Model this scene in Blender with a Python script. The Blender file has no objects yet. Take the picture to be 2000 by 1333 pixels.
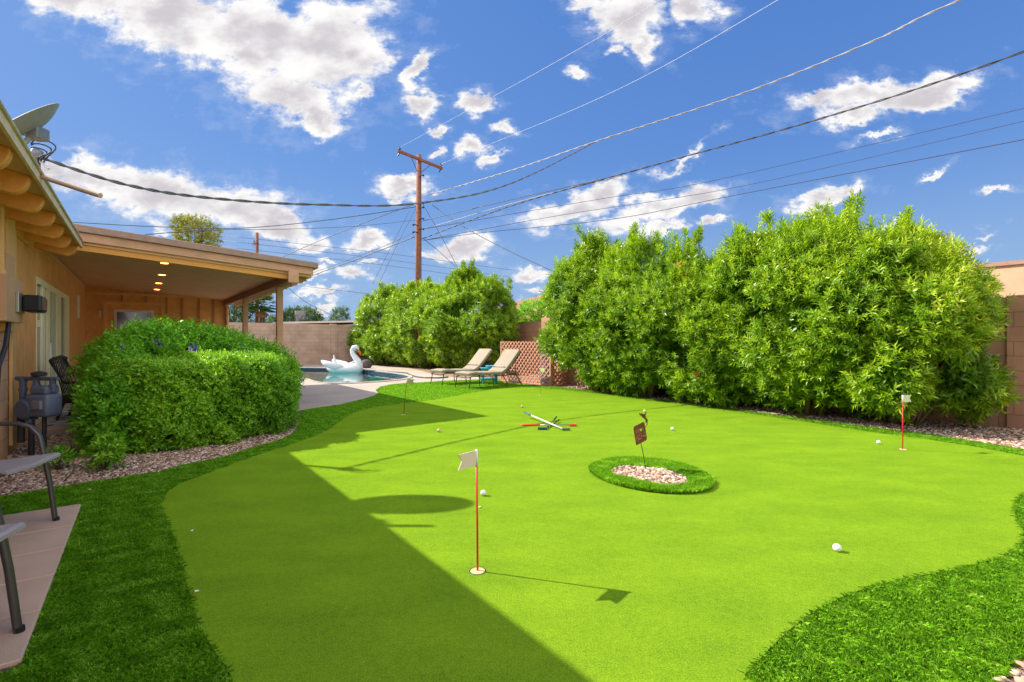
import bpy, math, random
import numpy as np
from mathutils import Vector, Matrix
from math import radians, sin, cos, pi, sqrt, atan2
random.seed(7); np.random.seed(7)
scene = bpy.context.scene
COL = scene.collection

# ------------------------------------------------------------------ camera
EYE = 1.2; F = 960.0                      # eye height, focal length for a 2000 px wide frame
cam_d = bpy.data.cameras.new('camera'); cam = bpy.data.objects.new('camera', cam_d); COL.objects.link(cam)
cam.location = (0, 0, EYE); cam.rotation_euler = (radians(90), 0, 0)
cam_d.sensor_width = 36; cam_d.lens = 36 * F / 2000; cam_d.shift_y = 3.5 / 2000
cam_d.clip_start = 0.05; cam_d.clip_end = 3000
scene.camera = cam
scene.view_settings.view_transform = 'Standard'; scene.view_settings.look = 'None'
scene.view_settings.gamma = 1.0; scene.view_settings.exposure = 1.15
try: scene.view_settings.use_curve_mapping = False
except Exception: pass
scene.cycles.max_bounces = 6; scene.cycles.diffuse_bounces = 4; scene.cycles.transparent_max_bounces = 8
scene.cycles.use_denoising = True

# ------------------------------------------------------------------ node helper
class NT:
    def __init__(s, tree): s.t = tree; tree.nodes.clear()
    def n(s, typ, **kw):
        nd = s.t.nodes.new(typ)
        for k, v in kw.items():
            if k.startswith('i_'):
                key = k[2:]
                key = int(key) if key.isdigit() else key.replace('_', ' ')
                s.put(nd.inputs[key], v)
            else: setattr(nd, k, v)
        return nd
    def put(s, sock, v):
        if isinstance(v, bpy.types.NodeSocket): s.t.links.new(v, sock)
        elif isinstance(v, bpy.types.Node): s.t.links.new(v.outputs[0], sock)
        else: sock.default_value = v
    def m(s, op, a, b=0.0, c=0.0, clamp=False):
        nd = s.t.nodes.new('ShaderNodeMath'); nd.operation = op; nd.use_clamp = clamp
        s.put(nd.inputs[0], a); s.put(nd.inputs[1], b)
        if op in ('MULTIPLY_ADD', 'SMOOTH_MIN', 'SMOOTH_MAX', 'WRAP'): s.put(nd.inputs[2], c)
        return nd.outputs[0]
    def v(s, op, a, b=None, sc=None):
        nd = s.t.nodes.new('ShaderNodeVectorMath'); nd.operation = op
        s.put(nd.inputs[0], a)
        if b is not None: s.put(nd.inputs[1], b)
        if sc is not None: s.put(nd.inputs['Scale'], sc)
        return nd.outputs['Value'] if op in ('LENGTH', 'DOT_PRODUCT') else nd.outputs[0]
    def mr(s, val, a, b, c=0.0, d=1.0, smooth=False):
        nd = s.t.nodes.new('ShaderNodeMapRange'); nd.clamp = True
        if smooth: nd.interpolation_type = 'SMOOTHSTEP'
        for i, x in enumerate((val, a, b, c, d)): s.put(nd.inputs[i], x)
        return nd.outputs[0]
    def mix(s, fac, a, b, mode='MIX'):
        nd = s.t.nodes.new('ShaderNodeMix'); nd.data_type = 'RGBA'; nd.blend_type = mode
        s.put(nd.inputs[0], fac); s.put(nd.inputs[6], a); s.put(nd.inputs[7], b)
        return nd.outputs[2]

# ------------------------------------------------------------------ sky and sun
SUN_EL = radians(39.0); SH = Vector((0.96, -0.28, 0))     # shadows fall along SH
to_sun = Vector((-SH.x * cos(SUN_EL), -SH.y * cos(SUN_EL), sin(SUN_EL)))
world = bpy.data.worlds.new('World'); scene.world = world; world.use_nodes = True
w = NT(world.node_tree)
tc = w.n('ShaderNodeTexCoord')
sky = w.n('ShaderNodeTexSky', sky_type='NISHITA', sun_disc=False, sun_elevation=SUN_EL,
          sun_rotation=atan2(to_sun.x, to_sun.y), altitude=350, air_density=1.0, dust_density=0.35, ozone_density=2.2)
SKY_STR = 0.08
dirv = tc.outputs['Generated']
sep = w.n('ShaderNodeSeparateXYZ', i_0=dirv)
ymask = w.mr(sep.outputs[1], 0.08, 0.14)
yy = w.m('MAXIMUM', sep.outputs[1], 0.05)
gx = w.m('DIVIDE', sep.outputs[0], yy); gz = w.m('DIVIDE', sep.outputs[2], yy)
g0 = w.n('ShaderNodeCombineXYZ', i_0=gx, i_1=gz).outputs[0]
stv = w.v('MULTIPLY', g0, (1.0, 1.5, 1.0))
nz1 = w.n('ShaderNodeTexNoise', i_Vector=stv, i_Scale=7.0, i_Detail=11.0, i_Roughness=0.66)
off = w.v('SCALE', w.v('SUBTRACT', nz1.outputs['Color'], (0.5, 0.5, 0.5)), sc=0.15)
g1 = w.v('ADD', g0, off)
BL = [ # px, py, rx, ry, angle, weight  (where the clouds stand, as directions)
 (170,-5,150,50,8,1),(330,35,190,75,15,1),(480,70,150,85,10,1),(640,95,130,95,-10,1),(560,185,130,60,10,1),(700,110,70,55,0,1),(620,235,60,26,15,1),(480,120,90,50,25,.8),
 (190,345,125,38,6,1),(330,375,190,50,8,1),(460,405,120,42,12,1),(550,440,80,26,10,1),(615,470,48,24,0,1),(100,330,50,20,0,1),
 (815,140,42,20,-40,.9),(825,195,48,24,0,.95),(930,205,36,22,0,.9),(845,250,18,10,0,.8),(850,290,18,9,-20,.7),(700,190,25,14,-30,.8),
 (920,288,40,17,20,.95),(990,258,26,14,0,.8),(960,320,26,12,-15,.85),(800,358,62,20,8,1),(780,378,25,10,0,.8),
 (900,488,66,24,-4,1),(840,500,36,14,0,.8),(715,468,40,20,5,1),(697,543,36,14,0,1),(615,543,42,9,-5,.9),(733,522,17,9,0,.8),(620,572,52,10,0,.8),(625,592,30,5,0,.7),(650,520,20,5,0,.6),
 (1225,30,85,60,0,1),(1255,90,28,34,15,.9),(1362,12,58,34,0,1),(1140,5,45,22,0,.85),(1195,95,24,14,0,.8),(1138,160,26,12,20,.8),
 (1700,190,150,32,-6,1),(1820,180,100,30,-14,1),(1660,225,70,20,0,.95),(1600,190,50,16,-20,.85),
 (1110,405,105,26,-16,1),(1190,370,48,26,-20,1),(1280,408,125,24,-12,1),(1360,378,62,26,-15,1),(1290,443,60,12,0,.85),(1385,437,34,9,-15,.8),
 (1605,392,80,19,-14,1),(1655,378,30,14,0,.9),(1935,378,28,7,-10,.8),(1720,268,44,8,-15,.75),(1815,345,30,7,-15,.7),(1930,452,28,6,-10,.7),(1740,430,20,5,0,.6),(1040,535,42,14,0,.9),(1050,572,20,11,0,.9),(1900,480,40,6,0,.6),(310,435,22,9,0,.8),(990,600,50,6,0,.6),(1330,300,90,6,-30,.45),
]
acc = None
for (px, py, rx, ry, an, wt) in BL:
    mp = w.n('ShaderNodeMapping', vector_type='TEXTURE', i_Vector=g1)
    mp.inputs['Location'].default_value = ((px-1000)/F, (670-py)/F, 0)
    mp.inputs['Rotation'].default_value = (0, 0, radians(-an))
    mp.inputs['Scale'].default_value = (rx/F*1.03, ry/F*1.12, 1)
    d = w.m('MULTIPLY_ADD', w.v('LENGTH', mp.outputs[0]), -wt, wt)
    acc = d if acc is None else w.m('SMOOTH_MAX', acc, d, 0.12)
nz2 = w.n('ShaderNodeTexNoise', i_Vector=stv, i_Scale=17.0, i_Detail=12.0, i_Roughness=0.64)
dens = w.m('ADD', w.m('MULTIPLY_ADD', acc, 1.55, -0.03), w.m('MULTIPLY_ADD', nz2.outputs['Fac'], 2.5, -1.30))
cover = w.m('MULTIPLY', w.m('MAXIMUM', w.m('POWER', w.mr(dens, -0.20, 0.46), 1.3), w.m('MULTIPLY', w.mr(w.m('ADD', w.m('MULTIPLY', acc, 0.8), w.m('MULTIPLY_ADD', nz2.outputs['Fac'], 3.2, -1.60)), -0.40, 0.80), 0.24)), ymask)
# unseen clouds added over the rest of the sky as fill light
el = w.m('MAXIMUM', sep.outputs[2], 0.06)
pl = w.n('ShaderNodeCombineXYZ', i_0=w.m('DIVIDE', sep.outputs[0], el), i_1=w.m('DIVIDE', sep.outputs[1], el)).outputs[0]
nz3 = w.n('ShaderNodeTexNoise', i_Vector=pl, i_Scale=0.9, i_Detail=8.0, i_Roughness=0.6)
fill_cov = w.m('MULTIPLY', w.mr(nz3.outputs['Fac'], 0.42, 0.60, smooth=True), w.m('SUBTRACT', 1.0, ymask))
nz4 = w.n('ShaderNodeTexNoise', i_Vector=stv, i_Scale=9.0, i_Detail=7.0, i_Roughness=0.6)
thick = w.mr(w.m('ADD', acc, w.m('MULTIPLY_ADD', nz4.outputs['Fac'], 2.2, -1.10)), 0.15, 1.05, smooth=True)
ccol = w.mix(thick, (1.0, 0.985, 0.975, 1), (0.63, 0.60, 0.64, 1))
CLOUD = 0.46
sk0 = w.v('MULTIPLY', sky.outputs[0], (0.60, 0.845, 1.26))
skyc = w.v('DIVIDE', w.v('MULTIPLY', sk0, (1.22, 1.66, 2.75)), w.v('ADD', w.v('SCALE', sk0, sc=0.5), (1, 1, 1)))   # haze whitens the sun side less than the model does
skyc = w.mix(w.mr(sep.outputs[2], 0.0, 0.34, 0.75, 0.0, smooth=True), skyc, (2.0, 3.0, 4.3, 1))
skys = w.n('ShaderNodeBackground', i_Color=skyc, i_Strength=SKY_STR)
clb = w.n('ShaderNodeBackground', i_Color=ccol, i_Strength=w.m('MULTIPLY_ADD', fill_cov, 0.95, CLOUD))  # out-of-view fill clouds are made brighter to lift the shadows
mx = w.n('ShaderNodeMixShader', i_0=w.m('ADD', cover, fill_cov, clamp=True)); w.put(mx.inputs[1], skys.outputs[0]); w.put(mx.inputs[2], clb.outputs[0])
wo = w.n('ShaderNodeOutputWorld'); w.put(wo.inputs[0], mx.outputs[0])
world.cycles.sampling_method = 'MANUAL'; world.cycles.sample_map_resolution = 512

sun_d = bpy.data.lights.new('sun', 'SUN'); sun = bpy.data.objects.new('sun', sun_d); COL.objects.link(sun)
sun_d.energy = 3.8; sun_d.angle = radians(0.5); sun_d.color = (1.0, 0.93, 0.82)
sun.rotation_euler = to_sun.to_track_quat('Z', 'Y').to_euler(); sun.location = (-20, 6, 20)

# ------------------------------------------------------------------ coordinates
def W(a, b, z=0.0):                       # house frame: a across the yard, b along it
    return Vector((a*.8 - b*.6, a*.6 + b*.8, z))
def G(px, py, z=0.0):                     # where a line of sight meets height z
    Y = (EYE - z) * F / (py - 670.0)
    return Vector(((px-1000)/F*Y, Y, z))
def D(px, py, Y): return Vector(((px-1000)/F*Y, Y, EYE + (670-py)/F*Y))
PV = Vector((.8, .6, 0)); DV = Vector((-.6, .8, 0)); ZV = Vector((0, 0, 1))

# ------------------------------------------------------------------ materials
def mat(name, col, rough=0.6, var=0.12, scale=6.0, bump=0.0, bscale=60.0, metal=0.0, spec=0.4, col2=None, emit=None, estr=0.0, detail=4.0):
    m = bpy.data.materials.new(name); m.use_nodes = True; t = NT(m.node_tree)
    out = t.n('ShaderNodeOutputMaterial'); p = t.n('ShaderNodeBsdfPrincipled')
    t.put(out.inputs[0], p.outputs[0])
    p.inputs['Roughness'].default_value = rough; p.inputs['Metallic'].default_value = metal
    p.inputs['Specular IOR Level'].default_value = spec
    c = tuple(col) + (1,)
    tcn = t.n('ShaderNodeTexCoord')
    if var > 0 or col2:
        nz = t.n('ShaderNodeTexNoise', i_Vector=tcn.outputs['Object'], i_Scale=scale, i_Detail=detail, i_Roughness=0.6)
        if col2: base = t.mix(t.mr(nz.outputs[0], 0.35, 0.65), c, tuple(col2) + (1,))
        else:
            k = t.mr(nz.outputs[0], 0.3, 0.7, 1-var, 1+var)
            base = t.v('SCALE', c[:3], sc=k)
        t.put(p.inputs['Base Color'], base)
    else: p.inputs['Base Color'].default_value = c
    if bump > 0:
        nb = t.n('ShaderNodeTexNoise', i_Vector=tcn.outputs['Object'], i_Scale=bscale, i_Detail=3.0)
        bp = t.n('ShaderNodeBump', i_Strength=bump, i_Distance=0.01, i_Height=nb.outputs[0]); t.put(p.inputs['Normal'], bp.outputs[0])
    if emit:
        p.inputs['Emission Color'].default_value = tuple(emit) + (1,); p.inputs['Emission Strength'].default_value = estr
    return m

def leaf_mat(name, cols, rough=0.45, transl=0.35, spec=0.4):
    m = bpy.data.materials.new(name); m.use_nodes = True; t = NT(m.node_tree)
    out = t.n('ShaderNodeOutputMaterial'); p = t.n('ShaderNodeBsdfPrincipled', i_Roughness=rough)
    p.inputs['Specular IOR Level'].default_value = spec
    at = t.n('ShaderNodeAttribute', attribute_name='tint'); r = t.n('ShaderNodeValToRGB', i_Fac=at.outputs['Fac'])
    cr = r.color_ramp
    while len(cr.elements) < len(cols): cr.elements.new(0.5)
    for i, c in enumerate(cols):
        cr.elements[i].position = c[0]; cr.elements[i].color = tuple(c[1]) + (1,)
    t.put(p.inputs['Base Color'], r.outputs[0])
    if transl > 0:
        tr = t.n('ShaderNodeBsdfTranslucent'); t.put(tr.inputs[0], t.mix(1.0, r.outputs[0], (1.25, 1.2, 0.6, 1), 'MULTIPLY'))
        ms = t.n('ShaderNodeMixShader', i_0=transl); t.put(ms.inputs[1], p.outputs[0]); t.put(ms.inputs[2], tr.outputs[0])
        t.put(out.inputs[0], ms.outputs[0])
    else: t.put(out.inputs[0], p.outputs[0])
    return m

# ------------------------------------------------------------------ mesh builder
def link(o, parent=None):
    COL.objects.link(o)
    if parent is not None:
        o.parent = parent
        if parent.type == 'EMPTY': o.matrix_parent_inverse = parent.matrix_basis.inverted()
    return o
class MB:
    def __init__(s): s.v = []; s.f = []
    def add(s, vs, fs):
        k = len(s.v); s.v += [tuple(x) for x in vs]; s.f += [tuple(i+k for i in f) for f in fs]
    def hexa(s, p):                        # 8 points: bottom 4, top 4
        s.add(p, [(3,2,1,0),(4,5,6,7),(0,1,5,4),(1,2,6,5),(2,3,7,6),(3,0,4,7)])
    def box(s, c, size, ax=None):
        c = Vector(c); X, Y, Z = ax if ax else (Vector((1,0,0)), Vector((0,1,0)), ZV)
        hx, hy, hz = size[0]/2, size[1]/2, size[2]/2
        s.hexa([c + X*x*hx + Y*y*hy + Z*z*hz for z in (-1,1) for x, y in ((-1,-1),(1,-1),(1,1),(-1,1))])
    def ab(s, a0, a1, b0, b1, z0, z1):     # box in the house frame
        s.hexa([W(a, b, z) for z in (z0, z1) for a, b in ((a0,b0),(a1,b0),(a1,b1),(a0,b1))])
    def prism(s, poly, z0, z1):
        n = len(poly); vs = [(p[0], p[1], z0) for p in poly] + [(p[0], p[1], z1) for p in poly]
        s.add(vs, [tuple(range(n))[::-1], tuple(range(n, 2*n))] + [(i, (i+1) % n, n+(i+1) % n, n+i) for i in range(n)])
    def extrude(s, pts, d):                # planar polygon swept by vector d
        n = len(pts); d = Vector(d); vs = [Vector(p) for p in pts]; vs += [p + d for p in vs]
        s.add(vs, [tuple(range(n))[::-1], tuple(range(n, 2*n))] + [(i, (i+1) % n, n+(i+1) % n, n+i) for i in range(n)])
    def tube(s, pts, r, k=8, flat=None, cap=True, up=None):
        pts = [Vector(p) for p in pts]; n = len(pts)
        rs = r if isinstance(r, (list, tuple)) else [r]*n
        fl = flat if isinstance(flat, (list, tuple)) else [flat or 1.0]*n
        base = len(s.v); prev = None; vs = []
        for i in range(n):
            t = (pts[min(i+1, n-1)] - pts[max(i-1, 0)]).normalized()
            if up is not None: x = t.cross(Vector(up)).normalized()
            else:
                if prev is None:
                    h = Vector((0,0,1)) if abs(t.z) < .9 else Vector((1,0,0)); x = t.cross(h).normalized()
                else: x = (prev - t*prev.dot(t)).normalized()
            prev = x; y = x.cross(t)
            for j in range(k):
                an = 2*pi*j/k; vs.append(pts[i] + x*cos(an)*rs[i] + y*sin(an)*rs[i]*fl[i])
        fs = [(i*k+j, i*k+(j+1) % k, (i+1)*k+(j+1) % k, (i+1)*k+j) for i in range(n-1) for j in range(k)]
        if cap: fs += [tuple(range(k))[::-1], tuple((n-1)*k+j for j in range(k))]
        s.add(vs, fs)
    def lathe(s, prof, c=(0,0,0), k=20, M=None):
        c = Vector(c); vs = []
        for (r, z) in prof:
            for j in range(k):
                p = Vector((r*cos(2*pi*j/k), r*sin(2*pi*j/k), z)); vs.append(c + (M @ p if M else p))
        n = len(prof)
        fs = [(i*k+j, i*k+(j+1) % k, (i+1)*k+(j+1) % k, (i+1)*k+j) for i in range(n-1) for j in range(k)]
        fs += [tuple(range(k))[::-1], tuple((n-1)*k+j for j in range(k))]
        s.add(vs, fs)
    def ball(s, c, r, k=14, sc=(1,1,1)):
        m = k//2; prof = [(r*sin(pi*i/m) + 1e-4, -r*cos(pi*i/m)) for i in range(m+1)]
        s.lathe(prof, c, k, Matrix.Diagonal(Vector(sc)))
    def build(s, name, mt, parent=None, smooth=False, bevel=0.0, seg=2, autos=None):
        me = bpy.data.meshes.new(name); me.from_pydata(s.v, [], s.f); me.validate(); me.materials.append(mt)
        import bmesh
        bm = bmesh.new(); bm.from_mesh(me); bmesh.ops.recalc_face_normals(bm, faces=bm.faces)
        if bevel > 0:
            es = [e for e in bm.edges if len(e.link_faces) == 2 and e.calc_face_angle(0) > radians(35)]
            bmesh.ops.bevel(bm, geom=es, offset=bevel, segments=seg, affect='EDGES', profile=0.5, clamp_overlap=True)
        if autos is not None:
            for e in bm.edges: e.smooth = len(e.link_faces) == 2 and e.calc_face_angle(0) < radians(autos)
        bm.to_mesh(me); bm.free()
        if smooth or autos is not None: me.polygons.foreach_set('use_smooth', [True]*len(me.polygons))
        o = bpy.data.objects.new(name, me); return link(o, parent)

def tag(o, label=None, cat=None, group=None, kind=None):
    if label: o['label'] = label
    if cat: o['category'] = cat
    if group: o['group'] = group
    if kind: o['kind'] = kind
    return o
def thing(name, label, cat, loc=(0,0,0), rz=0.0, group=None):
    o = bpy.data.objects.new(name, None); o.location = loc; o.rotation_euler = (0, 0, rz); o.empty_display_size = .2
    COL.objects.link(o)
    # matrix_basis is derived from loc/rot immediately
    return tag(o, label, cat, group)
def copy_tree(o, parent=None):
    kids = list(o.children)
    c = o.copy(); COL.objects.link(c); c.parent = parent
    if parent is not None: c.matrix_parent_inverse = o.matrix_parent_inverse.copy()
    for ch in kids: copy_tree(ch, c)
    return c
def rootless(name, label, cat, group=None): return thing(name, label, cat, (0,0,0), 0, group)

def smooth_poly(pts, it=2, closed=True):
    P = [Vector((p[0], p[1], 0)) for p in pts]
    for _ in range(it):
        Q = []; n = len(P)
        for i in range(n if closed else n-1):
            a, b = P[i], P[(i+1) % n]; Q += [a*.75 + b*.25, a*.25 + b*.75]
        P = Q
    return P
def sheet(name, polys, z, mt, kind='structure', thick=0.0, sub=None, label=None):
    """flat sheet from an outer polygon and holes"""
    import bmesh
    from mathutils.geometry import delaunay_2d_cdt
    vs = []; es = []
    for poly in polys:
        k = len(vs); n = len(poly); vs += [Vector((p[0], p[1])) for p in poly]; es += [(k+i, k+(i+1) % n) for i in range(n)]
    v2, e2, f2, *_ = delaunay_2d_cdt(vs, es, [], 1, 1e-5)
    A = np.array([(v.x, v.y) for v in v2])
    cen = np.array([A[list(f)].mean(0) for f in f2]); keep = inpoly(cen, polys[0])
    for h in polys[1:]: keep &= ~inpoly(cen, h)
    fs = [tuple(f) for f, k in zip(f2, keep) if k]
    me = bpy.data.meshes.new(name); me.from_pydata([(v.x, v.y, z) for v in v2], [], fs)
    bm = bmesh.new(); bm.from_mesh(me)
    bmesh.ops.delete(bm, geom=[v for v in bm.verts if not v.link_faces], context='VERTS')
    bmesh.ops.recalc_face_normals(bm, faces=bm.faces)
    if bm.faces and sum(f.normal.z for f in bm.faces) < 0: bmesh.ops.reverse_faces(bm, faces=bm.faces)
    if thick > 0:
        r = bmesh.ops.extrude_face_region(bm, geom=bm.faces[:]); 
        for g in r['geom']:
            if isinstance(g, bmesh.types.BMVert): g.co.z -= thick
        bmesh.ops.recalc_face_normals(bm, faces=bm.faces)
    bm.to_mesh(me); bm.free(); me.materials.append(mt)
    o = bpy.data.objects.new(name, me); link(o); o['kind'] = kind
    return o
def inpoly(P, poly):
    x, y = P[:,0], P[:,1]; n = len(poly); r = np.zeros(len(P), bool)
    for i in range(n):
        x0, y0 = poly[i][0], poly[i][1]; x1, y1 = poly[(i+1) % n][0], poly[(i+1) % n][1]
        if y0 == y1: continue
        c = ((y0 > y) != (y1 > y)); r ^= c & (x < (x1-x0)*(y-y0)/(y1-y0) + x0)
    return r

def np_mesh(name, V, k, mt, parent=None, tint=None, faces=None, smooth=False):
    """V: (n*k,3) verts; n polygons of k corners each (or explicit faces (m,k))"""
    me = bpy.data.meshes.new(name); nv = len(V)
    idx = np.arange(nv) if faces is None else faces.reshape(-1); nf = len(idx)//k
    me.vertices.add(nv); me.vertices.foreach_set('co', np.ascontiguousarray(V, dtype=np.float32).ravel())
    me.loops.add(len(idx)); me.loops.foreach_set('vertex_index', idx.astype(np.int32))
    me.polygons.add(nf); me.polygons.foreach_set('loop_start', np.arange(0, nf*k, k, dtype=np.int32))
    try: me.polygons.foreach_set('loop_total', np.full(nf, k, dtype=np.int32))
    except Exception: pass
    if smooth: me.polygons.foreach_set('use_smooth', np.ones(nf, bool))
    if tint is not None:
        a = me.attributes.new('tint', 'FLOAT', 'POINT'); a.data.foreach_set('value', np.ascontiguousarray(tint, dtype=np.float32))
    me.update(calc_edges=True); me.materials.append(mt)
    return link(bpy.data.objects.new(name, me), parent)
def unit(a): return a / (np.linalg.norm(a, axis=-1, keepdims=True) + 1e-9)
# ================================================================== GROUND
def PG(pts): return [G(x, y) for x, y in pts]
def ramp_ground(name, c1, c2, s1, s2, rough=0.9, bump=0.3):
    m = bpy.data.materials.new(name); m.use_nodes = True; t = NT(m.node_tree)
    out = t.n('ShaderNodeOutputMaterial'); p = t.n('ShaderNodeBsdfPrincipled', i_Roughness=rough); t.put(out.inputs[0], p.outputs[0])
    p.inputs['Specular IOR Level'].default_value = 0.2
    o = t.n('ShaderNodeTexCoord').outputs['Object']
    a = t.n('ShaderNodeTexNoise', i_Vector=o, i_Scale=s1, i_Detail=5.0); b = t.n('ShaderNodeTexNoise', i_Vector=o, i_Scale=s2, i_Detail=3.0, i_Roughness=0.7)
    f = t.m('ADD', t.m('MULTIPLY', a.outputs[0], 0.55), t.m('MULTIPLY', b.outputs[0], 0.45))
    t.put(p.inputs['Base Color'], t.mix(t.mr(f, 0.38, 0.62), tuple(c1)+(1,), tuple(c2)+(1,)))
    if bump: t.put(p.inputs['Normal'], t.n('ShaderNodeBump', i_Strength=bump, i_Distance=0.006, i_Height=b.outputs[0]).outputs[0])
    return m
# short putting turf: pile noise at several sizes, a sheen that lightens it at grazing angles is left to the shader
def putting_mat():
    m = bpy.data.materials.new('putting_turf'); m.use_nodes = True; t = NT(m.node_tree)
    out = t.n('ShaderNodeOutputMaterial'); p = t.n('ShaderNodeBsdfPrincipled', i_Roughness=0.85); t.put(out.inputs[0], p.outputs[0])
    p.inputs['Specular IOR Level'].default_value = 0.0
    o = t.n('ShaderNodeTexCoord').outputs['Object']
    fine = t.n('ShaderNodeTexNoise', i_Vector=o, i_Scale=150.0, i_Detail=4.0, i_Roughness=0.8)
    mid = t.n('ShaderNodeTexNoise', i_Vector=o, i_Scale=38.0, i_Detail=4.0, i_Roughness=0.65)
    big = t.n('ShaderNodeTexNoise', i_Vector=t.v('MULTIPLY', o, (1.0, 2.0, 1.0)), i_Scale=1.7, i_Detail=5.0, i_Roughness=0.55)
    f = t.m('ADD', t.m('MULTIPLY', t.m('SUBTRACT', fine.outputs[0], 0.5), 4.2), t.m('MULTIPLY', t.m('SUBTRACT', mid.outputs[0], .5), .9))
    f = t.m('ADD', f, t.m('MULTIPLY', t.m('SUBTRACT', big.outputs[0], .5), 1.0))
    c = t.mix(t.mr(f, -0.75, 0.75), PUT_D, PUT_L)
    sp = t.n('ShaderNodeTexVoronoi', i_Vector=o, i_Scale=9.0); sp.inputs['Randomness'].default_value = 1.0
    fl = t.m('MULTIPLY', t.m('LESS_THAN', sp.outputs[0], 0.045), t.m('GREATER_THAN', fine.outputs[0], 0.5))
    c = t.mix(t.m('MULTIPLY', fl, 0.4), c, (0.36, 0.42, 0.12, 1))
    t.put(p.inputs['Base Color'], c)
    t.put(p.inputs['Normal'], t.n('ShaderNodeBump', i_Strength=0.55, i_Distance=0.004, i_Height=fine.outputs[0]).outputs[0])
    return m
PUT_D = (0.070, 0.156, 0.011, 1); PUT_L = (0.246, 0.388, 0.016, 1)
M_put = putting_mat()
M_lawn = ramp_ground('turf_backing', (0.10, 0.26, 0.010), (0.20, 0.42, 0.015), 8, 160)
M_dirt = ramp_ground('desert_soil', (0.28, 0.19, 0.13), (0.40, 0.29, 0.2), 2, 60)
M_gravel = ramp_ground('gravel_base', (0.16, 0.10, 0.075), (0.42, 0.3, 0.23), 45, 120, bump=0.8)
M_deck = ramp_ground('pool_deck', (0.40, 0.335, 0.28), (0.52, 0.45, 0.38), 1.5, 45)
def deckmat():
    t = NT(M_deck.node_tree); out = t.n('ShaderNodeOutputMaterial'); p = t.n('ShaderNodeBsdfPrincipled', i_Roughness=0.85); t.put(out.inputs[0], p.outputs[0])
    o = t.n('ShaderNodeTexCoord').outputs['Object']
    big = t.n('ShaderNodeTexNoise', i_Vector=o, i_Scale=1.1, i_Detail=4.0)
    vo = t.n('ShaderNodeTexNoise', i_Vector=o, i_Scale=16.0, i_Detail=4.0, i_Distortion=1.2)
    c = t.mix(t.mr(big.outputs[0], .35, .65), (0.39, 0.315, 0.25, 1), (0.47, 0.385, 0.305, 1))
    c = t.mix(t.m('MULTIPLY', t.mr(vo.outputs[0], .5, .6), 0.3), c, (0.27, 0.225, 0.20, 1))
    t.put(p.inputs['Base Color'], c); t.put(p.inputs['Normal'], t.n('ShaderNodeBump', i_Strength=0.5, i_Distance=0.006, i_Height=vo.outputs[0]).outputs[0])
deckmat()

# outlines on the ground
green_px = [(470,1345),(405,1262),(372,1180),(355,1100),(330,1030),(315,990),(320,970),(345,950),(400,930),(500,892),(560,874),(600,859),(645,841),(663,825),(679,814),(712,800),(757,793),(802,788),(836,784),(881,777),(925,768),(977,760),(1045,757.5),(1150,768),(1250,781),(1400,800),(1550,822),(1700,846),(1800,859),(1900,874),(2000,893),(2090,912),(2110,932),(2060,948),(2010,958),(1984,980),(1980,1005),(1996,1035),(2003,1052),(1996,1068),(1971,1088),(1931,1101),(1845,1121),(1787,1132),(1730,1143),(1661,1165),(1609,1187),(1557,1223),(1514,1263),(1475,1305),(1440,1340)]
green = PG(green_px)
green = green[:-1] + [G(1440,1340), W(1.9, 0.2), W(1.7,-0.9), W(1.2,-1.6), W(0.4,-1.3), W(.3,-.2)]
green = smooth_poly(green, 2)
# lawn turf: everything inside the borders
turf_px_left = [(575,806),(611,799),(662,792),(704,782),(730,775),(739,769),(735,763),(744,756),(764,752),(798,749),(840,747),(883,744),(930,742.5),(978,743.5),(984,748),(1030,752),(1073,755.5),(1108,758.5)]
turf_right = [(1150,764),(1250,777),(1400,796),(1550,816),(1700,836),(1830,852),(2000,880)]
turf = PG(turf_px_left) + PG(turf_right) + [W(7.9,.3), W(8.1,-1.2), W(7.2,-2.4), W(5.0,-1.75), G(2000,1284), G(1972,1303), G(1945,1336), W(2.1,-.75), W(1.9,-2.5), W(-3.6,-2.5), W(-3.6,2.4), G(-60,1333+20)]
pav_tip = [W(-.36, 2.45), W(-.36, 4.76)]
turf_left_edge = PG([(-120,1010),(0,974),(108,955),(173,945),(248,934),(320,922),(356,911),(437,895),(505,873),(545,862),(572,848),(584,834),(583,824)])
turf = PG(turf_px_left) + PG(turf_right) + [W(7.9,.3), W(8.1,-1.2), W(7.2,-2.4), G(2080,1240), G(2000,1286), G(1974,1301), G(1945,1336), W(2.3,-.8), W(1.9,-2.6), W(-1.05,-2.6), W(-1.05,4.9)] + turf_left_edge
pavers = [W(-1.1,-2.3), W(-.36,-2.3), W(-.36,2.4), W(-.36,4.76), W(-1.1,4.76)]
pavers = [W(-1.6,-2.3), W(-.5,-2.3), G(-40,1345), G(45,1308), W(-.36,2.62), W(-.36,4.76), W(-1.6,4.76)]
ring_o = smooth_poly(PG([(1147,922.6),(1165,909),(1195,902),(1225,900),(1253,901),(1288,904.5),(1333,913),(1368,925),(1391,938.7),(1397,955),(1380,966),(1333,971),(1276,967),(1230,959),(1195,950),(1165,937.5)]), 2)
ring_i = smooth_poly(PG([(1192,930),(1202,920),(1221,916),(1264,920),(1299,924),(1327,934),(1343,943),(1345,953),(1322,958),(1276,953.6),(1230,942),(1202,936)]), 2)

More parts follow.
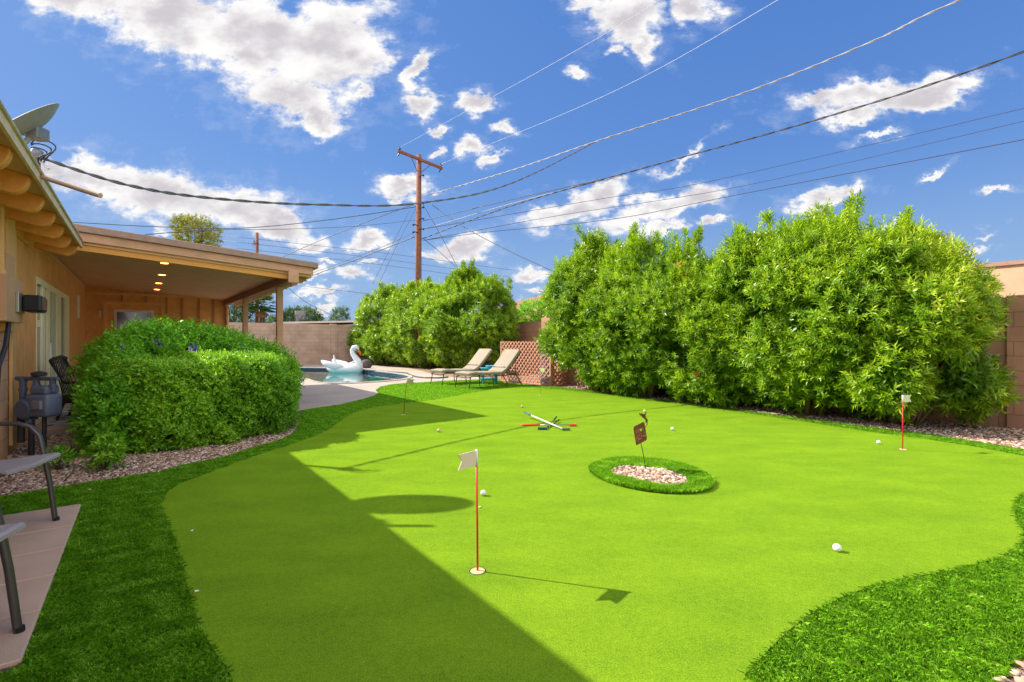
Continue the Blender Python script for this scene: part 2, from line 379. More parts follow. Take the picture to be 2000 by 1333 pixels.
pool_px = [(575,739),(602.5,741),(609,744.5),(618,747),(633,749.3),(655,750.3),(687,749.6),(730,747.3),(764,744.5),(786,742),(800,738.5),(797,734.5),(772,730),(747,727.3),(721,724.5),(700,722),(660,720),(600,719),(540,719),(480,722),(470,730),(500,737)]
pool = smooth_poly(PG(pool_px), 2)
deck_edge = PG([(575,806),(611,799),(662,792),(704,782),(730,775),(739,769),(735,763),(744,756),(764,752),(798,749),(840,747),(883,744),(930,742.5),(978,743.5)])
deck = deck_edge + PG([(930,737),(880,737),(849,733.5),(839,729.5),(825,725),(798,719.6),(752,716.5),(735,713.6)]) + [W(10.6,27.0), W(-6,27.0), W(-6,16.0), W(2.0,16.2), W(2.0,9.0), W(2.2,8.4)]

ground = sheet('ground', [[(-500,-400),(500,-400),(500,900),(-500,900)], pool], -0.012, M_dirt)
lawn = sheet('lawn', [turf], 0.0, M_lawn)
pg = sheet('putting_green', [green], 0.014, M_put)
dk = sheet('pool_deck', [deck, pool], 0.006, M_deck, thick=0.0)

# gravel beds
bed_right = PG([(1108,758.5)]) + PG(turf_right) + [W(7.9,.3), W(8.1,-1.2), W(9.66,-3), W(9.66,10.2)]
bed_left = [W(-1.15,5.0)] + turf_left_edge + [G(575,806), W(2.2,8.4), W(1.5,8.68), W(-1.15,8.68)]
bed_corner = [G(1945,1336), G(1974,1301), G(2000,1286), G(2080,1240), W(7.2,-2.4), W(5,-4), W(3,-4), W(2.3,-.8)]
bed_oval = ring_i
bed_back = [W(9.0,13.0)] + PG([(985,742),(930,737),(880,737),(849,733.5),(839,729.5),(825,725),(798,719.6),(752,716.5),(735,713.6)]) + [W(10.6,27.0), W(12.4,27.0), W(12.4,11.5)]
for p_ in (bed_right, bed_left, bed_corner): sheet('gravel_bed', [p_], -0.004, M_gravel)
sheet('gravel_bed', [bed_oval], 0.026, M_gravel)
sheet('planting_bed', [bed_back], -0.002, ramp_ground('mulch', (0.20,0.12,0.07),(0.36,0.25,0.16),20,80,bump=.6))
ring_base = sheet('turf_ring', [ring_o, ring_i], 0.022, M_lawn)

def sample_poly(poly, n, wfun=None, holes=()):
    A = np.array([(p[0], p[1]) for p in poly]); lo, hi = A.min(0), A.max(0); out = []
    tot = 0
    for _ in range(60):
        P = lo + np.random.rand(max(n*2, 2000), 2)*(hi-lo); k = inpoly(P, poly)
        for h in holes: k &= ~inpoly(P, h)
        if wfun is not None: k &= np.random.rand(len(P)) < wfun(P)
        P = P[k]; out.append(P); tot += len(P)
        if tot >= n: break
    return np.concatenate(out)[:n]

def blades(name, P, z0, L, wd, mt, lean=1.25, lvar=0.35):
    n = len(P); L = L*(1 + lvar*(np.random.rand(n)*2-1)); dist = np.sqrt((P**2).sum(1))
    wv = wd*(0.7+0.6*np.random.rand(n))*np.clip(dist/3.2, 1, 3.2)
    ph = np.sin(P[:,0]*23+np.sin(P[:,1]*17)*2)+np.sin(P[:,1]*29+np.cos(P[:,0]*13)*2)
    th = np.random.rand(n)*2*pi*0.75 + ph*0.9; le = lean*np.random.rand(n)**.7
    dx, dy = np.cos(th), np.sin(th)
    B = np.column_stack([P, np.full(n, z0)])
    side = np.column_stack([-dy, dx, np.zeros(n)])*wv[:,None]/2
    mid = B + np.column_stack([dx*le*L*.35, dy*le*L*.35, L*.55])
    tip = B + np.column_stack([dx*le*L*1.05, dy*le*L*1.05, L*(1-.45*le)])
    V = np.empty((n,5,3)); V[:,0]=B-side; V[:,1]=B+side; V[:,2]=mid+side*.8; V[:,3]=tip; V[:,4]=mid-side*.8
    t = np.clip(np.random.rand(n)*.8 + .1*(ph+1), 0, 1)
    return np_mesh(name, V.reshape(-1,3), 5, mt, tint=np.repeat(t, 5))
M_blade = leaf_mat('turf_blade', [(0,(0.07,0.20,0.008)),(0.45,(0.19,0.46,0.012)),(0.8,(0.32,0.66,0.02)),(1,(0.52,0.76,0.14))], rough=0.6, transl=0.45, spec=0.25)
paver_hole = [W(-1.6,-2.3), W(-.5,-2.3), G(-40,1345), G(45,1308), W(-.36,2.62), W(-.36,4.76), W(-1.6,4.76)]
def view_w(P):
    Y = np.maximum(P[:,1], .3); x = P[:,0]/Y*F
    vis = (np.abs(x) < 1080) & (P[:,1] > 1.5)
    near = np.clip((2.6/np.maximum(P[:,1],2.6))**1.25, .03, 1)
    return np.where(vis, near, 0.05*near)
Pb = sample_poly(turf, 330000, view_w, holes=(green, paver_hole))
tag(blades('turf_grass', Pb, 0.0, 0.025, 0.0030, M_blade), 'long dark green artificial turf around the putting green', 'grass', kind='stuff')
Pr = sample_poly(ring_o, 42000, None, holes=(ring_i,))
tag(blades('ring_grass', Pr, 0.02, 0.034, 0.0036, M_blade, lean=.6), 'ring of long dark turf around the oval of pebbles', 'grass', kind='stuff')

# pebbles
PH = (1+5**.5)/2
ICO = unit(np.array([(-1,PH,0),(1,PH,0),(-1,-PH,0),(1,-PH,0),(0,-1,PH),(0,1,PH),(0,-1,-PH),(0,1,-PH),(PH,0,-1),(PH,0,1),(-PH,0,-1),(-PH,0,1)], float))
ICF = np.array([(0,11,5),(0,5,1),(0,1,7),(0,7,10),(0,10,11),(1,5,9),(5,11,4),(11,10,2),(10,7,6),(7,1,8),(3,9,4),(3,4,2),(3,2,6),(3,6,8),(3,8,9),(4,9,5),(2,4,11),(6,2,10),(8,6,7),(9,8,1)])
M_stone = leaf_mat('pebble', [(0,(0.13,0.075,0.055)),(0.3,(0.33,0.20,0.14)),(0.6,(0.50,0.34,0.24)),(0.85,(0.60,0.45,0.34)),(1,(0.72,0.64,0.54))], rough=0.85, transl=0, spec=0.2)
def stones(name, P, z, r, label, cat):
    n = len(P); rr = r*(.55+.9*np.random.rand(n)**1.5)
    sc = rr[:,None]*np.column_stack([1+.5*np.random.rand(n), .7+.4*np.random.rand(n), .5+.3*np.random.rand(n)])
    th = np.random.rand(n)*2*pi; c, s_ = np.cos(th), np.sin(th)
    V = ICO[None]*sc[:,None]*(1+.22*(np.random.rand(n,12,1)-.5)*2)
    tx = (np.random.rand(n)-.5)*.9; V[:,:,2] += V[:,:,0]*tx[:,None]
    X = V[:,:,0]*c[:,None]-V[:,:,1]*s_[:,None]; Y = V[:,:,0]*s_[:,None]+V[:,:,1]*c[:,None]
    V = np.stack([X+P[:,0,None], Y+P[:,1,None], V[:,:,2]+z+(np.random.rand(n)*.6*r)[:,None]], -1)
    Fc = (ICF[None]+12*np.arange(n)[:,None,None])
    o = np_mesh(name, V.reshape(-1,3), 3, M_stone, tint=np.repeat(np.random.rand(n), 12), faces=Fc)
    return tag(o, label, cat, kind='stuff')
def w_near(P): return np.clip((6.0/np.maximum(P[:,1],2))**1.2, 0, 1)*(P[:,1] > .5)
stones('gravel', sample_poly(bed_right, 11500, lambda P: w_near(P)*(P[:,1]>4)), 0.0, .019, 'pinkish tan gravel along the foot of the block wall', 'gravel')
stones('gravel', sample_poly(bed_left, 15000, lambda P: np.clip((5.0/np.maximum(P[:,1],2))**1.5,0,1)), 0.0, .0125, 'dusty pink gravel between the clipped hedge and the house', 'gravel')
stones('gravel', sample_poly(ring_i, 1500), 0.028, .015, 'pale pink pebbles filling the oval island in the green', 'gravel')
stones('gravel', sample_poly(bed_corner, 4200, lambda P: (P[:,1]>.6)*1.0), 0.0, .019, 'coarse pink gravel at the lower right corner of the lawn', 'gravel')

# pavers
M_paver = mat('paver', (0.56,0.38,0.27), 0.85, var=.10, scale=3.0, bump=0.35, bscale=220, spec=.2)
paver_bed = MB(); paver_bed.prism([(p[0],p[1]) for p in [W(-1.6,-2.3), W(-.52,-2.3), G(-45,1345), G(40,1306), W(-.37,2.64), W(-.37,4.75), W(-1.6,4.75)]], -0.01, 0.012)
o = paver_bed.build('paver_bedding', mat('paver_joint', (0.10,0.07,0.05), .95, var=.2)); o['kind'] = 'structure'
bs = [4.755, 4.22, 3.80, 3.38, 2.96, 2.54, 2.12, 1.7, 1.28, .86, .44, .02, -.4, -.82, -1.24, -1.66]
pvs = MB()
for i in range(len(bs)-1):
    b1, b0 = bs[i]-.006, bs[i+1]+.006
    for a0, a1 in ((-1.58,-.955),(-.945,-.362)):
        # the row nearest the photographer is cut to the turf line
        if b0 < 2.5 and a1 > -.5: a1 = -.362 - (2.62-b0)*.22 if b0 > 1.5 else -.62
        if a1-a0 > .12: pvs.ab(a0, a1, b0, b1, 0.0, 0.030 + random.uniform(-.0015,.0015))
o = pvs.build('paving', M_paver, bevel=.006, seg=1); o['kind'] = 'structure'

# pool: shell, tile band, coping, water
pc = sum((Vector((p[0],p[1],0)) for p in pool), Vector())/len(pool)
ps = MB(); n = len(pool)
def ringat(k, z): return [(pc.x+(p[0]-pc.x)*k, pc.y+(p[1]-pc.y)*k, z) for p in pool]
rg = ringat(1,-.24)+ringat(.96,-1.0)+ringat(.80,-1.3)
ps.add(rg, [(j*n+i, j*n+(i+1)%n, (j+1)*n+(i+1)%n, (j+1)*n+i) for j in range(2) for i in range(n)]+[tuple(2*n+i for i in range(n))])
o = ps.build('pool_floor', mat('pool_plaster', (0.03,0.34,0.33), .6, var=.08)); o['kind'] = 'structure'
tb = MB(); tb.add(ringat(1.0,0.004)+ringat(1.0,-.24), [(i,(i+1)%n,n+(i+1)%n,n+i) for i in range(n)])
o = tb.build('pool_tile', mat('blue_tile', (0.02,0.055,0.09), .25, var=.3, scale=9)); o['kind'] = 'structure'
cp = MB(); cp.add(ringat(1.0,.034)+ringat(1.045,.034)+ringat(1.045,.0)+ringat(.998,.0), [(j*n+i, j*n+(i+1)%n, ((j+1)%4)*n+(i+1)%n, ((j+1)%4)*n+i) for j in range(4) for i in range(n)])
o = cp.build('pool_coping', mat('coping', (0.42,0.35,0.28), .8, bump=.2)); o['kind'] = 'structure'
wm = bpy.data.materials.new('pool_water'); wm.use_nodes = True; t = NT(wm.node_tree)
fr = t.n('ShaderNodeFresnel', i_IOR=1.24); tp = t.n('ShaderNodeBsdfTransparent', i_Color=(0.36,0.80,0.78,1)); gl = t.n('ShaderNodeBsdfGlossy', i_Color=(1,1,1,1), i_Roughness=0.03)
oo = t.n('ShaderNodeTexCoord').outputs['Object']; nn = t.n('ShaderNodeTexNoise', i_Vector=oo, i_Scale=3.0, i_Detail=3.0)
bp = t.n('ShaderNodeBump', i_Strength=0.10, i_Distance=0.02, i_Height=nn.outputs[0]); t.put(gl.inputs['Normal'], bp.outputs[0]); t.put(fr.inputs['Normal'], bp.outputs[0])
ms = t.n('ShaderNodeMixShader', i_0=fr.outputs[0]); t.put(ms.inputs[1], tp.outputs[0]); t.put(ms.inputs[2], gl.outputs[0])
t.put(t.n('ShaderNodeOutputMaterial').inputs[0], ms.outputs[0])
sheet('water', [ringat(.9995,0)], -0.10, wm)

# ================================================================== BLOCK WALLS
def block_mat(name, c, joint):
    m = bpy.data.materials.new(name); m.use_nodes = True; t = NT(m.node_tree)
    out = t.n('ShaderNodeOutputMaterial'); p = t.n('ShaderNodeBsdfPrincipled', i_Roughness=.9); t.put(out.inputs[0], p.outputs[0]); p.inputs['Specular IOR Level'].default_value = .15
    o = t.n('ShaderNodeTexCoord').outputs['Object']; s = t.n('ShaderNodeSeparateXYZ', i_0=o)
    # run along the wall, whichever way it stands, and up
    al = t.m('ADD', t.m('MULTIPLY', s.outputs[0], -.6+.8), t.m('MULTIPLY', s.outputs[1], .8+.6))
    br = t.n('ShaderNodeTexBrick', i_Vector=t.n('ShaderNodeCombineXYZ', i_0=al, i_1=s.outputs[2]).outputs[0])
    br.inputs['Scale'].default_value = 1.0; br.inputs['Brick Width'].default_value = .405; br.inputs['Row Height'].default_value = .203; br.inputs['Mortar Size'].default_value = .008; br.inputs['Mortar Smooth'].default_value=.4
    br.inputs['Color1'].default_value = tuple(c)+(1,); br.inputs['Color2'].default_value = tuple(x*.93 for x in c)+(1,); br.inputs['Mortar'].default_value = tuple(joint)+(1,)
    nz = t.n('ShaderNodeTexNoise', i_Vector=o, i_Scale=2.0, i_Detail=6.0); n2 = t.n('ShaderNodeTexNoise', i_Vector=o, i_Scale=90.0, i_Detail=3.0)
    t.put(p.inputs['Base Color'], t.v('SCALE', br.outputs[0], sc=t.mr(nz.outputs[0], .3,.7,.82,1.15)))
    h = t.m('SUBTRACT', t.m('MULTIPLY', n2.outputs[0], .25), t.m('MULTIPLY', br.outputs['Fac'], .6))
    t.put(p.inputs['Normal'], t.n('ShaderNodeBump', i_Strength=.5, i_Distance=.008, i_Height=h).outputs[0])
    return m
M_wall = block_mat('painted_block', (0.46,0.24,0.145), (0.30,0.155,0.095))
M_wallfar = block_mat('painted_block_far', (0.50,0.34,0.25), (0.35,0.23,0.17))
M_cap = mat('block_cap', (0.40,0.25,0.17), .9)
def block_wall(label, segs, mt, pil):
    t_ = rootless('block_wall', label, 'wall'); m = MB()
    for (a0,a1,b0,b1,h) in segs: m.ab(a0,a1,b0,b1,-.02,h)
    m.build('wall', mt, t_)
    for (a0,a1,b0,b1,h) in pil:
        q = MB(); q.ab(a0,a1,b0,b1,-.02,h); q.build('pilaster', mt, t_, bevel=.004, seg=1)
    return t_
block_wall('orange brown block wall behind the tall oleander hedge at right', [(9.7,9.86,-8,11.2,1.84)], M_wall,
           [(9.655,9.9,b,b+.30,1.86) for b in (1.05,-2.2,-5.4,4.3,7.5)] + [(9.66,9.9,11.0,11.4,1.96)])
block_wall('shaded brown block wall behind the lattice screen and pump', [(9.9,12.5,11.4,11.56,2.0),(12.5,12.66,11.4,27.3,2.06)], M_wall, [(12.455,12.7,b,b+.3,2.08) for b in (17.5,22.5)])
block_wall('long mauve block wall across the far side of the pool', [(-14,12.5,27.3,27.46,2.2)], M_wallfar, [(a,a+.32,27.25,27.5,2.235) for a in (.7,5.35,8.15,-4,-8)])
# raised ledge along the foot of the far wall
lg = MB(); lg.ab(-14,12.4,26.75,27.25,-.01,.06); o = lg.build('ledge', M_deck, bevel=.01); o['kind'] = 'structure'
# ================================================================== HOUSE
house = rootless('house', 'tan board-sided house with a low roof and covered patio at left', 'house')
M_sid = mat('tan_siding', (0.78,0.38,0.12), .75, var=.14, scale=5, detail=9, bump=.15, bscale=90)
M_sid2 = mat('tan_block_paint', (0.62,0.34,0.19), .8, var=.08, scale=3, bump=.3, bscale=120)
M_trim = mat('trim_paint', (0.80,0.44,0.16), .7, var=.05)
M_raft = mat('rafter_paint', (0.82,0.345,0.07), .7, var=.12, scale=9, detail=8, bump=.15)
M_soff = mat('soffit_paint', (0.72,0.42,0.20), .85, var=.08, scale=2)
M_fas = mat('fascia_paint', (0.58,0.32,0.18), .7, var=.12, scale=7, detail=9, bump=.15)
M_roof = mat('roof_shingle', (0.30,0.20,0.14), .95, var=.2, scale=25, bump=.5, bscale=40)
M_beam = mat('beam_paint', (0.36,0.19,0.11), .75, var=.08, scale=4)
M_cream = mat('cream_vinyl', (0.88,0.82,0.52), .5, var=.03)
M_metal = mat('drip_metal', (0.74,0.55,0.36), .6, var=.12)
M_dark = mat('black_paint', (0.012,0.012,0.014), .4, var=.1)
def glass(name, c=(0.02,0.025,0.025), r=0.04):
    m = bpy.data.materials.new(name); m.use_nodes = True; t = NT(m.node_tree)
    p = t.n('ShaderNodeBsdfPrincipled', i_Roughness=r); p.inputs['Base Color'].default_value = tuple(c)+(1,); p.inputs['Specular IOR Level'].default_value = .8
    o = t.n('ShaderNodeTexCoord').outputs['Object']
    t.put(p.inputs['Normal'], t.n('ShaderNodeBump', i_Strength=.03, i_Distance=.02, i_Height=t.n('ShaderNodeTexNoise', i_Vector=o, i_Scale=1.3).outputs[0]).outputs[0])
    t.put(t.n('ShaderNodeOutputMaterial').inputs[0], p.outputs[0]); return m
M_glass = glass('window_glass', (0.09,0.055,0.02))
AW = -1.17
def zc(a): return 2.60 - .07*(a+.77)             # patio ceiling
def ze(a): return 2.53 - .22*(a+.70)             # underside of roof deck over the eave
# long wall: boards with grooves
wl = MB(); wl.ab(AW-.16, AW-.012, -6, 9.24, -.01, 2.62)
wl.ab(AW-.16, AW-.012, 12.95, 16.4, -.01, 2.62); wl.ab(AW-.16, AW-.012, 9.24, 12.95, 2.10, 2.62)
b = 7.45
while b < 16.2:
    e = min(b+.19, 16.3)
    if 9.2 < (b+e)/2 < 12.98: wl.ab(AW-.012, AW, b, e, 2.12, 2.60)
    else: wl.ab(AW-.012, AW, b, e, .10, 2.60)
    b += .203
wl.build('wall', M_sid, house)
# painted block part nearer the camera
bw = MB(); bw.ab(AW-.012, AW+.02, -6, 7.40, -.01, 2.58)
M_hblk = block_mat('house_block', (0.66,0.38,0.21), (0.46,0.28,0.18))
bw.build('wall', M_hblk, house)
# back wall with battens
bk = MB(); bk.ab(AW, -.82, 16.3, 16.45, -.01, 2.64); bk.ab(.46, 1.95, 16.3, 16.45, -.01, 2.56); bk.ab(-.82,.46,16.3,16.45,2.22,2.62)
bk.build('wall', M_sid, house)
bt = MB()
for a in (-.45,.05,.50,.86,1.25,1.6,1.9):
    bt.ab(a-.022, a+.022, 16.272, 16.3, 2.25 if a < .46 else .1, 2.52)
bt.ab(AW,1.95,16.26,16.3,2.40,2.46) if False else None
o = bt.build('battens', mat('batten_paint', (0.46,0.22,0.09), .75), house)
tr = MB(); tr.ab(AW, 1.95, 16.255, 16.3, 2.44, 2.50); tr.ab(AW, AW+.03, 7.5, 16.3, 2.555, 2.60)
tr.build('trim', M_trim, house)
# back door
dr = MB(); dr.ab(-.80,.44,16.31,16.40,.05,2.24); bd = dr.build('door', M_sid, house)
fr_ = MB()
for q in ((-.82,-.74,.0,2.2),(.38,.46,.0,2.2)): fr_.ab(q[0],q[1],16.26,16.31,q[2],q[3])
fr_.ab(-.84,.48,16.255,16.31,2.2,2.27); fr_.build('frame', M_trim, bd)
wn = MB()
for q in ((-.60,-.55,1.0,2.06),(.17,.22,1.0,2.06)): wn.ab(q[0],q[1],16.285,16.31,q[2],q[3])
wn.ab(-.55,.17,16.285,16.31,2.0,2.06); wn.ab(-.55,.17,16.285,16.31,1.0,1.05); wn.build('window_frame', mat('white_trim',(0.75,0.72,0.6),.5), bd)
gp = MB(); gp.ab(-.55,.17,16.295,16.31,1.05,2.0); gp.build('pane', glass('back_glass',(0.10,0.07,0.07),.08), bd)
kn = MB(); kn.ball(W(.30,16.27,1.0), .03); kn.build('handle', mat('nickel',(.7,.7,.68),.3,metal=1.0), bd)
sw = MB(); sw.ab(-.9,-.86,16.27,16.3,1.85,2.02); sw.build('switch_plate', mat('white_plastic',(.8,.78,.7),.4), house)
# narrow vent on the long wall near the inner corner
vn = MB(); vn.ab(AW,AW+.03,14.3,14.6,1.75,2.25); vn.build('vent', mat('white_plastic2',(.78,.74,.62),.5), house, bevel=.005)
# sliding glass door
sd = MB(); sd.ab(AW-.06, AW-.022, 9.24, 12.95, .12, 2.10); sl = sd.build('sliding_door', M_glass, house)
ff = MB()
ff.ab(AW-.02,AW+.006,9.24,12.95,2.02,2.11); ff.ab(AW-.02,AW+.006,9.24,12.95,.08,.14)
for b0,b1 in ((9.24,9.31),(12.34,12.95)): ff.ab(AW-.02,AW+.006,b0,b1,.14,2.02)
ff.build('frame', M_cream, sl)
for b0, b1, off_ in ((9.76,10.01,.0),(10.27,10.51,0),(11.26,11.77,0)):
    q = MB(); q.ab(AW-.0215, AW+.003, b0, b1, .14, 2.02); q.build('stile', M_cream, sl)
q = MB(); q.ab(AW-.0215,AW-.012,10.77,11.25,.14,2.02); q.build('blind', mat('blind',(0.55,0.58,0.40),.8), sl)
q = MB(); q.ab(AW-.0215,AW-.01,9.32,9.75,1.42,1.52); q.build('rail', M_cream, sl)
q = MB(); q.ab(AW+.004,AW+.03,10.38,10.42,.95,1.2); q.build('handle', mat('white_handle',(.7,.7,.6),.4), sl, bevel=.005)
# roof over the house
rf = MB()
def roofslab(m, a0, a1, b0, b1, zf, t0, t1):
    m.hexa([W(a, b, zf(a)+dz) for dz in (t0, t1) for a, b in ((a0,b0),(a1,b0),(a1,b1),(a0,b1))])
roofslab(rf, -6.0, -.70, -7, 9.05, ze, 0.0, .05); roof = rf.build('roof', M_soff, house)
sh = MB(); roofslab(sh, -6.0, -.685, -7, 9.06, ze, .052, .075); sh.build('shingles', M_roof, roof)
de = MB(); de.hexa([W(a,b,z) for z in (2.515,2.61) for a,b in ((-.70,-7),(-.678,-7),(-.678,9.06),(-.70,9.06))])
de.build('drip_edge', M_metal, roof)
de2 = MB(); de2.tube([W(-.67,-7,2.60),W(-.67,9.08,2.60)], .012, 8); de2.build('rain_trim', mat('cream_metal',(.62,.52,.42),.5), roof)
# rafters with rounded tails
rb = 9.0; i = 0
while rb > -6:
    prof = [(-2.2, ze(-2.2)-.001), (-.73, ze(-.73)-.001)]
    hh = .155
    for k in range(0, 9):
        th = k/8*pi/2; prof.append((-.73-.11*(1-cos(th)) - 0.0, ze(-.73)-.015-(hh-.015)*sin(th)))
    prof.append((-2.2, ze(-2.2)-hh))
    r_ = MB(); r_.extrude([W(a, rb-.05, z) for a, z in prof], DV*.10)
    if rb > 3.2: r_.build('rafter', M_raft, roof, bevel=.006, seg=1)
    else:
        if i == 0: extra = MB()
        extra.add(r_.v, r_.f); i = 1
    rb -= .70
extra.build('rafters', M_raft, roof)
# soffit block between rafters at the wall
sb = MB(); sb.ab(AW-.1, AW+.02, -6, 9.1, 2.42, 2.70); sb.build('frieze', M_sid, house)
# patio cover
pr = MB(); roofslab(pr, -6.0, 2.42, 9.24, 16.9, zc, 0.0, .16); prf = pr.build('patio_roof', M_soff, house)
s2 = MB(); roofslab(s2, -6.0, 2.52, 9.16, 17.0, zc, .165, .27); s2.build('roof_edge', mat('roof_membrane',(0.36,0.235,0.175),.8,var=.12,scale=8), prf, bevel=.012)
f2 = MB(); roofslab(f2, -2.4, 2.44, 9.20, 9.24, zc, .04, .163); f2.build('fascia', M_fas, prf, bevel=.003, seg=1)
f3 = MB(); roofslab(f3, -2.4, 2.05, 9.26, 9.34, zc, -.085, -.001); f3.build('front_beam', mat('orange_trim',(0.74,0.34,0.07),.7,var=.05), prf)
# side beam on posts, rafter tails beyond it
bmm = MB(); bmm.hexa([W(a,b_,z) for z0_,z1_ in ((2.27,2.395),) for z in (z0_,z1_) for a,b_ in ((2.03,9.14),(2.15,9.14),(1.95,16.3),(1.85,16.3))])
bmm.build('beam', M_beam, prf, bevel=.008, seg=1)
be = MB(); be.ab(2.0,2.17,9.08,9.138,2.24,2.46); be.build('beam_end', M_fas, prf, bevel=.01)
k = 0
for rb in np.arange(9.5, 16.4, .75):
    r_ = MB(); pf = [(2.14,zc(2.14)-.002),(2.40,zc(2.40)-.002),(2.40,zc(2.4)-.045),(2.35,zc(2.4)-.06),(2.33,zc(2.3)-.09),(2.26,zc(2.3)-.10),(2.23,zc(2.3)-.14),(2.14,zc(2.3)-.15)]
    r_.extrude([W(a, rb, z) for a, z in pf], DV*.07); r_.build('rafter_tail', M_fas, prf)
for (a, b_) in ((2.085,10.2),(1.99,13.5)):
    p_ = MB(); p_.ab(a-.055,a+.055,b_-.055,b_+.055,0.0,2.268); p_.build('post', M_fas, house, bevel=.006, seg=1)
M_can = mat('lamp_glow', (1,.8,.5), .5, var=0, emit=(1.0,.55,.18), estr=1.5)
for (a, b_) in ((.28,9.95),(.29,11.7),(.27,13.4),(.27,15.0)):
    z = zc(a); l = MB(); l.lathe([(.055,z-.006),(.085,z-.010),(.095,z-.002)], W(a,b_,0), 24); lo = l.build('ceiling_light', mat('light_trim',(.7,.55,.38),.5), house)
    g = MB(); g.lathe([(.0,z-.012),(.055,z-.012)], W(a,b_,0), 20); g.build('lens', M_can, lo)
ds = MB(); ds.tube([W(1.90,16.22,2.35),W(1.93,16.20,2.2),W(1.93,16.20,.1)], .035, 8); ds.build('downspout', M_trim, house)
# utility cabinet, pilaster, pipes on the near block wall
cb = MB(); cb.ab(AW+.021,-1.0,6.35,7.12,1.40,1.83); cb.build('meter_cabinet', M_sid2, house, bevel=.006)
cb = MB(); cb.ab(AW+.021,-1.04,6.62,7.0,1.83,2.06); cb.build('junction_box', M_sid2, house, bevel=.006)
cb = MB(); cb.ab(AW+.021,-1.09,6.95,7.36,1.32,2.52); cb.build('pilaster', M_trim, house, bevel=.004)
cb = MB(); cb.ab(AW+.021,-1.12,7.42,7.62,.1,2.5); cb.build('corner_board', M_trim, house, bevel=.004)
cb = MB(); cb.tube([W(-1.07,6.5,1.83),W(-1.07,6.5,3.28)], .035, 12); cb.lathe([(.05,1.83),(.05,1.87),(.036,1.89)], W(-1.07,6.5,0), 12); cb.build('service_pipe', M_trim, house, autos=40)
cb = MB()
cb.tube([W(-1.045,6.75,1.40),W(-1.06,6.72,1.18),W(-1.09,6.60,.98),W(-1.10,6.56,.7),W(-1.10,6.56,-.0)], .02, 8)
q_ = W(-1.10,6.56,0)
for kk in range(46): cb.lathe([(.02,0),(.0235,.004),(.0235,.010),(.02,.014)], q_+Vector((0,0,.02+kk*.0205)), 8)
cb.build('corrugated_hose', mat('hose_black',(0.03,0.032,0.045),.5), house)
# low painted footing step
cb = MB(); cb.ab(AW+.021,-1.03,5.2,6.28,-.01,.52); cb.build('wall_step', M_sid2, house, bevel=.01)
# wall lantern
lt = MB(); lt.ab(-1.0,-.975,6.75,7.06,1.50,1.70); lan = lt.build('wall_lamp', mat('brushed_steel',(.42,.42,.36),.35,metal=.8), house, bevel=.004)
lt = MB(); lt.ab(-.97,-.83,6.88,7.24,1.515,1.685); lt.build('lamp_housing', M_dark, lan, bevel=.02)
lt = MB(); lt.ab(-.829,-.822,6.92,7.20,1.54,1.66); lt.build('lens', glass('lamp_lens',(.15,.12,.14)), lan)
# overflow pipe from the eave
pp = MB(); pp.tube([W(-.78,5.65,2.64),W(-.66,5.58,2.57),W(-.28,5.22,2.40)], .022, 10); pp.build('overflow_pipe', mat('galvanised_tan',(.50,.36,.26),.5), house, autos=40)
# patio slab
sl_ = MB(); sl_.ab(-6,2.02,8.7,16.3,-.02,.085); o = sl_.build('patio_floor', mat('patio_concrete',(0.42,0.31,0.26),.8,var=.1,scale=2,bump=.2), bevel=.015); o['kind']='structure'
